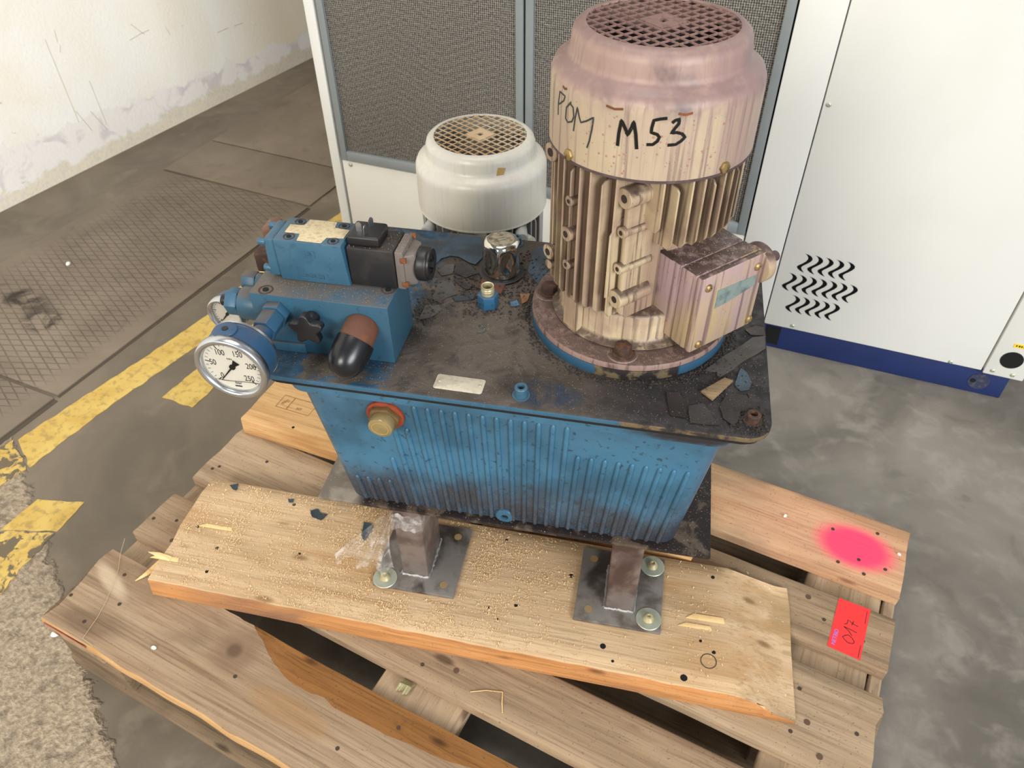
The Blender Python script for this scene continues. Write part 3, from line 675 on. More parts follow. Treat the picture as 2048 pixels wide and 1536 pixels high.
def motor(main, cover_parent, mats, dz, grot=0.0, scale=1.0, flange=True, legacy=None):
    """IEC motor standing on its flange. z values are heights above the motor's own origin; dz moves the meshes"""
    CM, FM, TM = mats[:3]
    sh = (0, 0, dz)
    def z(v): return v
    # fan cover
    prof = [(.1065, .8675), (.109, .8675), (.1092, .869), (.109, .932), (.1085, .940), (.1055, .947), (.100, .951), (.0945, .953), (.0915, .956), (.0905, .961), (.0895, .972), (.0875, .979), (.083, .983), (.0765, .9845), (.0755, .9845), (.0755, .982), (.0825, .980), (.086, .975), (.088, .960), (.1065, .930)]
    m = MB(); m.lathe(prof, 96, closed=True); cov = m.build('fan_cover', CM, cover_parent, ang=50, shift=sh)
    # grille: crossed flat bars cut by the round opening
    g = MB(); bw = .0009; pitch = .0124; Rg = .0765
    for a in (0, 1):
        k = -Rg + .001
        i = 0; n = int(2*Rg / pitch)
        for i in range(-8, 9):
            o_ = i * pitch + pitch * .5
            if abs(o_) > Rg - .002: continue
            hl = math.sqrt(Rg*Rg - o_*o_)
            M_ = Matrix.Rotation(PI/4 + a * PI/2 + grot, 4, 'Z')
            g.box(-hl, hl, o_ - bw/2 - .0003, o_ + bw/2 + .0003, .9822 + a*.0004, .9838 + a*.0004, M_)
    g.box(-.0165, .0165, -.0165, -.0045, .9825, .9845, Matrix.Rotation(PI/4 + grot, 4, 'Z')); g.box(-.0165, .0165, .0045, .0165, .9825, .9845, Matrix.Rotation(PI/4 + grot, 4, 'Z'))
    g.box(-.0165, -.0045, -.0045, .0045, .9825, .9845, Matrix.Rotation(PI/4 + grot, 4, 'Z')); g.box(.0045, .0165, -.0045, .0045, .9825, .9845, Matrix.Rotation(PI/4 + grot, 4, 'Z'))
    g.build('grille', TM, cov, smooth=False, shift=sh)
    fan = MB(); fan.cyl((0, 0, .93), (0, 0, .968), .020, seg=32); fan.cyl((0, 0, .925), (0, 0, .930), .083, seg=48)
    for i in range(8):
        fan.box(.018, .080, -.0012, .0012, .93, .966, Matrix.Rotation(i * PI/4, 4, 'Z'))
    fan.build('fan', mats[4], cov, smooth=False, shift=sh)
    # ribbed stator housing with end shield
    lr = MB(); lr.lathe([(.1085, .8660), (.1097, .8665), (.1097, .8690), (.1085, .8695)], 96, closed=True); lr.build('rim_shadow_lip', plain('rim_shadow_edge', '4c3c3c', .7, 0, '6b5654', 120) if mats[3] else CM, cov, shift=sh)  # dark ring on the first motor paints the shadow under the cover rim
    h = MB()
    h.lathe([(0, .645), (.100, .645), (.092, .648), (.0885, .653), (.0885, .682), (.086, .686), (.068, .687), (.068, .862), (.098, .864), (.098, .872), (0, .872)], 72)
    for q in range(4):
        M_ = Matrix.Rotation(R_(45 + 90*q), 4, 'Z')
        if q != 3: h.box(.078, .0975, -.013, .013, .6425, .694, M_)
        # parallel cooling fins of this quadrant, all pointing along its diagonal
        for k in range(-5, 6):
            off = k * .0138 - .0012
            if abs(off) > .067: continue
            ro = math.sqrt(.1052**2 - off*off); ri = max(math.sqrt(max(.068**2 - off*off, 0)) * .97, .043)
            z0 = .690
            if q == 3 and mats[3]: z0 = .805 if off < -.045 else .784
            if q == 2 and mats[3] and off > .058: continue
            zt = .868 if k % 3 else .858
            c_ = .005
            h.poly([(ri, z0), (ro - c_, z0), (ro, z0 + c_*1.6), (ro, zt - c_), (ro - c_*.8, zt), (ri, zt)], off - .0012, off + .0012, M_ @ Matrix(((1, 0, 0, 0), (0, 0, 1, 0), (0, 1, 0, 0), (0, 0, 0, 1))))
    if mats[3]:
        D = Vector((-.7071, -.7071, 0)); Pq = Vector((.7071, -.7071, 0))
        M_ = Matrix.Rotation(R_(-135), 4, 'Z')
        # thick lug rib with the long mounting bosses (local: x out, y along the rib offset)
        h.poly([(.030, .690), (.070, .690), (.080, .700), (.0815, .840), (.074, .848), (.030, .848)], .0600, .0672, M_ @ Matrix(((1, 0, 0, 0), (0, 0, 1, 0), (0, 1, 0, 0), (0, 0, 0, 1))))
        for zz, r in ((.8455, .0112), (.806, .0062), (.761, .0064), (.7205, .0112)):
            tip = D*.0865 + Pq*.0636 + Vector((0, 0, zz)); h.cyl(tip, tip - D*.045, r, seg=28)
        for al, of, zz, r in ((.106, -.002, .819, .0062), (.108, -.002, .779, .0088), (.106, -.002, .738, .0064), (.1015, -.043, .8575, .0105), (.1015, -.043, .732, .0095), (.100, -.043, .714, .0062)):
            tip = D*al + Pq*of + Vector((0, 0, zz)); h.cyl(tip, tip - D*.034, r, seg=24)
        # step in the neighbouring fin
        h.poly([(.030, .72), (.0935, .72), (.0935, .800), (.080, .818), (.030, .818)], .0535, .0560, M_ @ Matrix(((1, 0, 0, 0), (0, 0, 1, 0), (0, 1, 0, 0), (0, 0, 0, 1))))
    else:
        for sg in (-1, 1):
            h.cyl((sg*.075, -.07, .80), (sg*.082, -.102, .80), .012, seg=20); h.cyl((sg*.075, -.07, .855), (sg*.080, -.100, .855), .010, seg=20)
    hs = h.build('stator_housing', FM, main, bevel=.0007, segs=1, shift=sh, ang=40)
    HP = hs if cover_parent is not main else main
    if mats[3]:
        hl = MB()
        for al, of, zz, r in ((.0865, .0636, .8455, .0045), (.0865, .0636, .806, .0027), (.0865, .0636, .761, .0027), (.0865, .0636, .7205, .0042), (.106, -.002, .819, .0024), (.108, -.002, .779, .0040), (.106, -.002, .738, .0025), (.1015, -.043, .8575, .0048), (.1015, -.043, .732, .0044)):
            tip = D*al + Pq*of + Vector((0, 0, zz))
            hb = MB(); hb.cyl(tip - D*.0004, tip + D*.0004, r, seg=16); hb.build('threaded_hole', plain('hole_brown_dark', '2a201b', .8), HP, shift=sh)
    for a in ((-135, -45, 45, 135) if mats[3] else ()):
        ca, sa = math.cos(R_(a)), math.sin(R_(a))
        b = MB(); b.cyl((.108*ca, .108*sa, .8745), (.1125*ca, .1125*sa, .8745), .0062, seg=6); b.build('cover_screw', BRASSD, cov, bevel=.0006, shift=sh)
    return cov, hs

def drips(fn, n, seedv, name, parent, m, shift):
    random.seed(seedv); d = MB()
    for _ in range(n):
        a, zz = fn(); r = random.uniform(.0008, .0016)
        ca, sa = math.cos(a), math.sin(a)
        d.lathe([(r, -.0002), (r*.8, .0005), (0, .0009)], 8, Matrix.Translation((.1088*ca, .1088*sa, zz)) @ Matrix.Rotation(a, 4, 'Z') @ Matrix.Rotation(PI/2, 4, 'Y'))
    return d.build(name, m, parent, shift=shift)

# ------------------------------------------------------------------ the hydraulic unit
ZB = .1805
YAW = R_(16.2)
U = empty('hydraulic_power_unit', (.7294, .5506, ZB), YAW)
tag(U, 'blue hydraulic power pack with tank, cream motor and gauges on steel feet', 'hydraulic unit')
SH = (0, 0, -ZB)
def U2W(x, y):
    a = rot2(x, y, YAW); return (.7294 + a[0], .5506 + a[1])
# feet
for i, (x0, x1, y0, y1, wash, empt) in enumerate(((-.026, .105, -.191, -.059, [(.086, -.076), (.086, -.171)], [(-.007, -.079), (-.005, -.171)]),
                                     (-.344, -.213, -.191, -.059, [(-.327, -.177)], [(-.233, -.079), (-.233, -.172), (-.325, -.079)]),
                                     (-.026, .105, .020, .152, [], [(.086, .13)]), (-.344, -.213, .020, .152, [], [(-.325, .13)]))):
    f = MB(); f.box(x0, x1, y0, y1, ZB, .1865)
    fp = f.build('foot_plate', STEEL_PLATE, U, bevel=.0012, shift=SH)
    for (a, b) in empt:
        hq = MB(); hq.cyl((a, b, .1862), (a, b, .18685), .0062, seg=20); hq.build('bolt_hole', plain('bare_wood_in_hole', '8f7650', .8), fp, shift=SH)
    for (a, b) in wash:
        hq = MB(); hq.lathe([(.004, .1865), (.0185, .1865), (.0192, .1872), (.0185, .1880), (.009, .1884), (.004, .1884)], 36, Matrix.Translation((a, b, 0)), closed=True); hq.build('washer', ZINC, fp, shift=SH)
        hq = MB(); hq.lathe([(.0088, .188), (.0084, .1895), (.0068, .1915), (.0058, .1945), (.0052, .1958), (.003, .1962), (.0026, .1945), (0, .1945)], 20, Matrix.Translation((a, b, 0))); hq.build('screw', BRASS, fp, shift=SH)
    px0, px1 = (.0185, .0625) if x0 > -.1 else (-.3025, -.2595)
    py0, py1 = (-.1640, -.0880) if y0 < 0 else (.050, .126)
    f = MB(); f.box(px0, px1, py0, py1, .1865, .352); f.build('post', STEEL_POST, U, bevel=.004, segs=3, shift=SH)
    # weld beads round the post
    wb = MB()
    for a, b in (((px0, py0), (px1, py0)), ((px1, py0), (px1, py1)), ((px0, py0), (px0, py1))):
        n_ = 16; wb.tube([(a[0] + (b[0]-a[0])*k/n_ + random.uniform(-.0008, .0008), a[1] + (b[1]-a[1])*k/n_ + random.uniform(-.0008, .0008), .187) for k in range(n_+1)], [.0018 + random.random()*.0016 for _ in range(n_+1)], 7)
    wb.build('weld_bead', WELD, fp, shift=SH)
# tray plate
TRAYM = NT('oily_tray'); v_ = TRAYM.vec(); nn_ = TRAYM.noise(v_, 26, 5, .4); ns_ = TRAYM.noise(v_, 500, 2)
tr_side = TRAYM.rng(TRAYM.axis('x'), -.36, -.34)
tr_c = TRAYM.mix(tr_side, TRAYM.mix(TRAYM.rng(nn_, .4, .6), S('8f867a'), S('6d645a')), TRAYM.mix(TRAYM.rng(nn_, .5, .62), S('231c1b'), S('5a4d41')))
tr_c = TRAYM.mix(TRAYM.math('MULTIPLY', TRAYM.rng(ns_, .66, .72), .7), tr_c, S('cbb89a'))
TRAYM = TRAYM.fin(tr_c, .5, .2, nn_, .2, .001)
f = MB(); f.box(-.412, .150, -.166, .128, .350, .356); tray = f.build('tray', TRAYM, U, bevel=.0008, shift=SH)

# tank
def tank():
    m = MB(); bm = m.bm
    def ring(x0, x1, y0, y1, r, z, seg=8):
        out = []
        for cx, cy, a0 in ((x1 - r, y0 + r, -90), (x1 - r, y1 - r, 0), (x0 + r, y1 - r, 90), (x0 + r, y0 + r, 180)):
            for k in range(seg + 1):
                a = R_(a0 + 90*k/seg); out.append(bm.verts.new((cx + r*math.cos(a), cy + r*math.sin(a), z)))
        return out
    C = (-.1315, -.019)
    def lerp(t, g=0):
        hx = .232 + (.2625 - .232)*t + g; hy = .1405 + (.157 - .1405)*t + g; return (C[0]-hx, C[0]+hx, C[1]-hy, C[1]+hy)
    lev = [(.3575, 0, -.012), (.359, 0.0, -.004), (.364, .02, 0), (.45, .4, 0), (.52, .7, 0), (.582, .97, 0), (.588, 1, .003), (.590, 1, .010), (.604, 1, .0125), (.6055, 1, .0115)]
    rings = [ring(*lerp(t, g), .022 + g*.5, z) for z, t, g in lev]
    for A, B in zip(rings, rings[1:]):
        n = len(A)
        for i in range(n): bm.faces.new((A[i], A[(i+1) % n], B[(i+1) % n], B[i]))
    bm.faces.new(rings[0][::-1]); bm.faces.new(rings[-1])
    # vertical ribs cast into the front, back and sides (one part: surface relief)
    r = m
    def rib(xt, z0, z1):
        for side in (-1, 1):
            def pt(z):
                tt = (z - .359)/(.59 - .359); fx = (.232 + .0305*tt) / .2625; y = C[1] + side*(.1405 + .0165*tt)
                return Vector((C[0] + (xt - C[0]) * fx, y, z))
            pts = [pt(q) for q in (z0, z0 + .002, z0 + .006, (z0 + z1)/2, z1 - .005, z1 - .0015, z1)]
            r.tube(pts, [.0010, .0028, .0036, .0036, .0034, .0026, .0008], 10)
    x = -.2431; k = 0
    while x < .112:
        if x < -.038: rib(x, .385 if abs(x + .1345) < .012 else .362, .580)
        else: rib(x, .362, .527)
        x += .01735; k += 1
    x = -.2431 - .01735
    while x > -.375: rib(x, .362, .535 if x > -.287 else (.470 if x > -.30 else .417)); x -= .01735
    # shallow flat side ledge lines
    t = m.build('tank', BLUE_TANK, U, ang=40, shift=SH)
    # sight glass
    s = MB(); M_ = Matrix.Translation((-.281, -.1735, .5575)) @ Matrix.Rotation(R_(94), 4, 'X')
    s.cyl((-.281, -.172, .5575), (-.281, -.178, .557), .0245, seg=36); s.build('red_gasket', plain('red_brown_gasket', '8a3a20', .6, 0, '5b2a1a', 90), t, bevel=.001, shift=SH)
    s = MB(); s.cyl((-.281, -.177, .557), (-.281, -.1845, .5565), .0215, seg=6, rot=.2); s.build('sight_glass_nut', plain('amber_plastic', '6a5232', .3, 0, '4d3a22', 60), t, bevel=.0015, shift=SH)
    s = MB(); s.cyl((-.281, -.184, .5565), (-.281, -.198, .5555), .0158, seg=32); s.build('sight_glass', plain('amber_glass', '8d7a50', .1, 0, '6b5a3c', 25, spec=.8), t, bevel=.002, shift=SH)
    s = MB(); s.lathe([(.0098, 0), (.0112, 0), (.0112, .0008), (.0098, .0008)], 32, Matrix.Translation((-.281, -.1978, .5555)) @ Matrix.Rotation(R_(94), 4, 'X'), closed=True); s.build('glass_ring', plain('amber_ring', 'a18a58', .25), t, shift=SH)
    # drain plug
    s = MB(); s.lathe([(0, 0), (.0145, 0), (.0145, .004), (.0125, .007), (.0095, .0078), (.0055, .0078), (.0050, .002), (0, .002)], 32, Matrix.Translation((-.1345, -.156, .372)) @ Matrix.Rotation(R_(94), 4, 'X')); s.build('drain_plug', BLUE, t, shift=SH)
    s = MB(); s.cyl((-.1345, -.157, .372), (-.1345, -.1612, .372), .0046, seg=6); s.build('plug_socket', HOLE, t, shift=SH)
    return t
TANK = tank()

# lid
def lid():
    pts = []
    r = .030
    for cx, cy, a0 in ((.174 - r, -.194 + r, -90), (.174 - r, .156 - r, 0), (-.437 + r, .156 - r, 90), (-.437 + r, -.194 + r, 180)):
        for k in range(9): a = R_(a0 + 90*k/8); pts.append((cx + r*math.cos(a), cy + r*math.sin(a)))
    m = MB(); m.poly(pts, .6110, .620); l = m.build('lid', LID, U, bevel=.0012, shift=SH)
    m = MB(); m.poly([(p[0]*.985 - .002, p[1]*.985) for p in pts], .6050, .6114); m.build('gasket', plain('gasket_black', '0c0b0b', .8), l, shift=SH)
    # name plate
    m = MB(); M_ = Matrix.Translation((-.184, -.1690, .6202)) @ Matrix.Rotation(R_(-.5), 4, 'Z')
    pp = []
    for cx, cy, a0 in ((.0265, -.0095, -90), (.0265, .0095, 0), (-.0265, .0095, 90), (-.0265, -.0095, 180)):
        for k in range(5): a = R_(a0 + 90*k/4); pp.append((cx + .003*math.cos(a), cy + .003*math.sin(a)))
    m.poly(pp, 0, .0008, M_); m.build('name_plate', CHALK, l, bevel=.0002, shift=SH)
    for dx in (-.0245, .0245):
        m = MB(); m.lathe([(.0018, 0), (.0015, .0009), (0, .0013)], 14, Matrix.Translation((-.184 + dx, -.169 + .0008, .6209))); m.build('rivet', ZINC, l, shift=SH)
    # faint painted 3
    m = MB(); m.ribbon([(-.1865, -.0555), (-.182, -.0535), (-.177, -.0555), (-.179, -.0595), (-.183, -.0615), (-.179, -.062), (-.175, -.065), (-.179, -.071), (-.186, -.072)], .0022, lambda a, b, h_: (a, b, .6201 + h_), .0002)
    m.build('painted_number', plain('old_dark_paint', '39403f', .7), l, smooth=False, shift=SH)
    # cap screws
    for x, y, mat, hh in ((-.109, -.1745, BLUE_VALVE, .013), (.1525, -.1665, RUSTDARK, .010), (-.176, .142, BLUE_VALVE, .012)):
        m = MB(); m.lathe([(.0105, .62), (.0105, .6215), (.0078, .6215), (.0078, .62 + hh), (.0070, .621 + hh), (.0043, .621 + hh), (.0040, .616 + hh), (0, .616 + hh)], 28, Matrix.Translation((x, y, 0))); cs_ = m.build('cap_screw', mat, l, shift=SH)
        m = MB(); m.cyl((x, y, .6155 + hh), (x, y, .6165 + hh), .0038, seg=6); m.build('socket', HOLE, l, shift=SH)
    # corner boss under the lid
    m = MB(); m.cyl((.150, -.168, .598), (.150, -.168, .610), .016, seg=28); m.build('corner_boss', plain('grimy_corner_blue', '23283a', .6, 0, '15131a', 60), l, bevel=.003, shift=SH)
    return l
LIDO = lid()
# filler cap (chrome, eight scalloped flutes)
m = MB(); bm = m.bm; rings = []; seg = 96
for z, r, fl in ((.6215, .0225, 0), (.624, .0245, 0), (.627, .0252, .0), (.632, .0258, .5), (.642, .0264, 1.0), (.653, .0262, 1.0), (.662, .0257, .6), (.668, .0249, .15), (.6725, .0228, 0), (.6745, .0197, 0), (.6747, .0190, 0)):
    row = []
    for i in range(seg):
        t_ = 2*PI*i/seg + .25; c_ = abs(math.cos(t_ * 3)) ; rr = r - fl*.0056*(c_ ** 1.4)
        row.append(bm.verts.new((-.1815 + rr*math.cos(t_), .0665 + rr*math.sin(t_), z)))
    rings.append(row)
for A, B in zip(rings, rings[1:]):
    for i in range(seg): bm.faces.new((A[i], A[(i+1) % seg], B[(i+1) % seg], B[i]))
bm.faces.new(rings[0][::-1]); bm.faces.new(rings[-1])
fc = m.build('filler_cap', CHROME, U, ang=60, shift=SH); fc['label'] = 'chrome fluted filler cap'
m = MB(); m.lathe([(0, .6745), (.0180, .6745), (.0172, .6752), (0, .6752)], 40, Matrix.Translation((-.1815, .0665, 0))); m.build('cap_top', plain('dirty_cap_top', 'b5ab95', .5, .6, '6b5a40', 90, .3, amt=.9), fc, shift=SH)
m = MB(); m.lathe([(.022, .62), (.0315, .62), (.0315, .6222), (.030, .6232), (.022, .6232)], 48, Matrix.Translation((-.1815, .0665, 0)), closed=True); m.build('cap_flange', plain('black_flange', '141213', .45), fc, shift=SH)
m = MB()
for p_ in (((-.006, .004), (.001, .008)), ((-.004, -.001), (.004, .004)), ((-.001, -.006), (.006, -.001)), ((-.009, -.002), (-.003, -.008))): m.ribbon([(-.1815 + a, .0665 + b) for a, b in p_], .0016, lambda a, b, h_: (a, b, .6751 + h_), .0006)
m.build('cap_relief', CHROME, fc, shift=SH)
# open return fitting
m = MB(); m.lathe([(.0070, .652), (.0082, .6525), (.0086, .651), (.0082, .6495), (.0088, .648), (.0083, .6465), (.0088, .645), (.0083, .6435), (.0085, .638), (.0070, .638)], 32, Matrix.Translation((-.184, -.012, 0)), closed=True); ft = m.build('threaded_fitting', BRASS, U, shift=SH)
m = MB(); m.cyl((-.184, -.012, .620), (-.184, -.012, .6395), .0142, seg=6, rot=.35); m.build('fitting_nut', blue_paint('nut_blue_dark', base='23506f', grime=.9, dusty=.4), ft, bevel=.001, shift=SH)
m = MB(); m.cyl((-.184, -.012, .6388), (-.184, -.012, .6398), .0069, seg=24); m.build('bore', HOLE, ft, shift=SH)

# motor on its flange
m = MB(); m.lathe([(0, .6195), (.1245, .6195), (.125, .6205), (.125, .6335), (0, .6335)], 128)
def ring_mat():
    t = NT('adapter_ring_paint'); n1 = t.noise(t.vec(), 70, 5); x = t.axis('x'); y = t.axis('y')
    d = t.rng(t.math('ADD', x, t.math('MULTIPLY', t.math('SUBTRACT', n1, .5), .02)), -.032, -.028)
    d2 = t.math('MULTIPLY', d, t.rng(x, .070, .066))
    col = t.mix(d2, S('2a5069'), t.mix(t.rng(n1, .42, .6), S('221c1c'), S('63563f')))
    return t.fin(col, .5, 0, n1, .3, .001)
ar = m.build('adapter_ring', ring_mat(), U, bevel=.0006, shift=SH)
m = MB(); m.lathe([(0, .6336), (.1235, .6336), (.1248, .6345), (.1248, .639), (.1235, .6415), (.1195, .6425), (.102, .6430), (0, .6430)], 128)
fl_ = m.build('motor_flange', FLANGEM, U, shift=SH)
for a in (-90, 180, 90, 0):
    x, y = .1045*math.cos(R_(a)), .1045*math.sin(R_(a))
    m = MB(); m.lathe([(0, .6425), (.0185, .6425), (.0178, .6440), (.0150, .6440), (.0140, .6432), (0, .6432)], 32, Matrix.Translation((x, y, 0))); m.build('spot_face', FLANGEM, fl_, shift=SH)
    hexbolt(fl_, x, y, .6432, .0108, .0125, RUSTDARK, 'flange_bolt', washer=.0125, rot=.2 + a, shift=SH)
FANM = plain('fan_dark_grey', '17171a', .6, 0, '242120', 30)
GRP = motor_mat('grille_pinkish', '8d7068', '7d625c', '5c4642', .5, dustcol='7d625c')
hs_dummy = None
# housing first so that it can parent the rest
cov, hs = motor(U, U, (CREAM, CREAM_DARK, GRP, True, FANM), -ZB)
hs.name = 'motor_housing'
# handwriting on the cover
def onc(a, zz, h_): return ((.1093 + h_)*math.cos(R_(a)), (.1093 + h_)*math.sin(R_(a)), zz - ZB)
KX = PI/180 * .109
def cyl_stroke(mb, pts, wd, r0=.1093):
    p2 = []
    for (a, b), (c_, d_) in zip(pts, pts[1:]):
        n_ = max(1, int(math.hypot((c_-a)*KX, d_-b) / .0015))
        for k in range(n_): p2.append((a + (c_-a)*k/n_, b + (d_-b)*k/n_))
    p2.append(pts[-1])
    mb.ribbon([(a*KX, b) for a, b in p2], wd, lambda u, z_, h_: ((r0 + h_)*math.cos(u/.109), (r0 + h_)*math.sin(u/.109), z_ - ZB), .0002)
wr = MB()
cyl_stroke(wr, [(-147.0, .9312), (-148.5, .9179), (-148.3, .9063)], .0016); cyl_stroke(wr, [(-147.0, .9312), (-141.2, .9305), (-142.4, .925), (-147.6, .9179)], .0016)
cyl_stroke(wr, [(-135.5, .9283), (-139.5, .9203), (-139.9, .909), (-137.7, .9065), (-134.2, .9096), (-132.8, .9153), (-133.7, .9242), (-136, .926)], .0017)
cyl_stroke(wr, [(-132.5, .901), (-131.7, .9147), (-130.4, .9263), (-128.7, .9179), (-127.3, .9131), (-123.5, .917), (-119.3, .9227), (-119.8, .911), (-121, .898), (-122.3, .8902)], .0017)
wr.build('handwriting', plain('worn_marker', '2d3233', .5), cov, smooth=False)
wr = MB()
cyl_stroke(wr, [(-104.7, .9011), (-104.6, .914), (-103.8, .9268), (-101.7, .9202), (-100, .9135), (-98.4, .9212), (-97.6, .9273), (-96, .9153), (-94.8, .9008)], .0033, .1094)
cyl_stroke(wr, [(-81.7, .9328), (-84.9, .932), (-88, .9304), (-88.6, .9232), (-88.6, .9186), (-85.6, .917), (-84.4, .9144), (-85.1, .9104), (-87.2, .9068), (-90.2, .9064)], .0030, .1094)
cyl_stroke(wr, [(-79.1, .9283), (-77.7, .9308), (-75.8, .932), (-75.8, .9275), (-77.4, .9231), (-78.8, .9186), (-76.2, .9191), (-73.4, .9176), (-71.7, .9141), (-73.5, .9103), (-76, .9072), (-79.9, .9066)], .0030, .1094)
wr.build('handwriting', INK, cov, smooth=False)
drips(lambda: (R_(random.uniform(-125, -45)), random.uniform(.872, .930)), 60, 3, 'paint_drops', cov, plain('red_brown_drop', 'a67f72', .3, 0, '8f5148', 200), SH)
for a, z_, l_ in ((-108, .9375, 9), (-73, .937, 7), (-142, .9385, 4)):
    d = MB(); cyl_stroke(d, [(a - l_/2, z_), (a, z_ - .0015), (a + l_/2, z_)], .0022, .1091); d.build('rust_mark', RUST, cov, smooth=False)

# terminal box (turned 45 degrees)
JM = Matrix(((.7071, .7071, 0, 0), (.7071, -.7071, 0, 0), (0, 0, 1, 0), (0, 0, 0, 1)))   # (w, o, z) -> unit axes
j = MB(); j.box(-.0235, .0715, .050, .098, .6585, .7600, JM); jb = j.build('terminal_box', BOXM, U, bevel=.002, shift=SH)
j = MB(); j.box(-.0238, .0718, .0985, .1215, .6580, .7602, JM); j.build('box_rim', BOXM, jb, bevel=.0025, shift=SH)
j = MB(); j.box(-.0235, .0775, .1218, .1300, .6570, .7600, JM); jl = j.build('box_cover', BOXM, jb, bevel=.003, shift=SH)
for w_, z_ in ((-.0120, .7450), (-.0110, .6660), (.0715, .6665), (.0640, .7440)):
    p_ = JM @ Vector((w_, .1300, z_)); screw(jb, p_.x, p_.y, p_.z - ZB, .0050, BRASSD, (.7071, -.7071, 0))
j = MB(); j.poly([(.0045, .7355), (.0655, .7325), (.0655, .7190), (.052, .7165), (.028, .7125), (.0045, .7105)], .1301, .1308, JM @ Matrix(((1, 0, 0, 0), (0, 0, 1, 0), (0, 1, 0, 0), (0, 0, 0, 1))))
j.build('rating_plate', plain('worn_rating_plate', '9fb0ac', .35, .5, '667a7a', 60, .2, amt=.9), jb, shift=SH)
j = MB(); j.box(-.0242, -.0195, .054, .084, .7598, .7630, JM); j.build('box_lip', plain('dark_lip', '3a2c2a', .6), jb, shift=SH)
gl = JM @ Vector((.0715, .118, .7380)); g2 = JM @ Vector((.0845, .118, .7380)); g3 = JM @ Vector((.0990, .126, .7440)); g25 = JM @ Vector((.084, .126, .7440))
j = MB(); j.cyl(gl, g2, .0235, seg=36); cg = j.build('cable_entry', BOXM, jb, bevel=.002, shift=SH)
j = MB(); j.cyl(g25, g3, .0062, seg=20); j.build('cable_stub', plain('stub_dark', '51403f', .5), jb, bevel=.0015, shift=SH)

# ------------------------------------------------------------------ valve block, valve, gauges
b = MB(); b.box(-.441, -.270, -.147, -.069, .6202, .7030); vb = b.build('valve_block', BLUE_DUST, U, bevel=.0012, shift=SH)
b = MB(); b.box(-.44, -.383, -.1505, -.147, .621, .634); b.build('ledge', BLUE_DUST, vb, bevel=.0008, shift=SH)
def sock(x, y, z, r, parent, m=RUSTDARK):
    s = MB(); s.lathe([(r*.55, z - .0025), (r, z - .0025), (r, z + .0004), (r*1.22, z + .0004), (r*1.22, z + .0001), (r*1.08, z + .0001)], 28, Matrix.Translation((x, y, 0))); o = s.build('socket_screw', m, parent, shift=SH)
    s = MB(); s.cyl((x, y, z), (x, y, z + .0009), r*.55, seg=6); s.build('socket', HOLE, parent, shift=SH)
    return o
sock(-.423, -.138, .7032, .0072, vb); sock(-.280, -.112, .7032, .0068, vb)
# solenoid directional valve
b = MB(); b.hull8((-.413, -.326, -.1135, -.062), (-.413, -.330, -.1135, -.062), .7032, .7580); vv = b.build('directional_valve', BLUE_VALVE, U, bevel=.0012, shift=SH)
b = MB(); b.hull8((-.430, -.414, -.110, -.066), (-.427, -.414, -.110, -.066), .7045, .7560); b.build('end_cover', BLUE_VALVE, vv, bevel=.003, shift=SH)
for y_, z_ in ((-.106, .713), (-.106, .749), (-.072, .7505)):
    s = MB(); s.cyl((-.426, y_, z_), (-.436, y_, z_), .0045, seg=14); s.build('cover_screw', BLUE_VALVE, vv, bevel=.0008, shift=SH)
pl = []
for x, y in ((-.405, -.096), (-.386, -.097), (-.384, -.111), (-.354, -.1115), (-.352, -.099), (-.332, -.097), (-.331, -.079), (-.350, -.077), (-.352, -.0645), (-.386, -.0645), (-.388, -.078), (-.405, -.079)): pl.append((x, y))
b = MB(); b.poly(pl, .7580, .7588); b.build('name_plate', WHITE_LBL, vv, bevel=.0003, shift=SH)
for x, y in ((-.3965, -.1040), (-.342, -.1045), (-.396, -.0705), (-.341, -.0705)): sock(x, y, .7581, .0056, vv)
EMB = plain('cast_letter_shadowed_paint', '3a5b70', .4)
def emb(txt, cx, cz, w_, h_, size, yf=-.1136):
    fr = MB()
    for a, bb, cc, dd in ((cx - w_/2, cx + w_/2, cz + h_/2 - .0006, cz + h_/2), (cx - w_/2, cx + w_/2, cz - h_/2, cz - h_/2 + .0006), (cx - w_/2, cx - w_/2 + .0006, cz - h_/2, cz + h_/2), (cx + w_/2 - .0006, cx + w_/2, cz - h_/2, cz + h_/2)):
        fr.box(a, bb, yf - .0003, yf + .0005, cc, dd)
    fr.build('cast_frame', EMB, vv, shift=SH)
    textmesh('cast_letters', txt, size, Matrix.Translation((cx, yf, cz - ZB)) @ Matrix.Rotation(PI/2, 4, 'X'), EMB, vv, .0009)
emb('B', -.3700, .7425, .0125, .0090, .0085); emb('BOSCH', -.3700, .7125, .036, .0075, .0078)
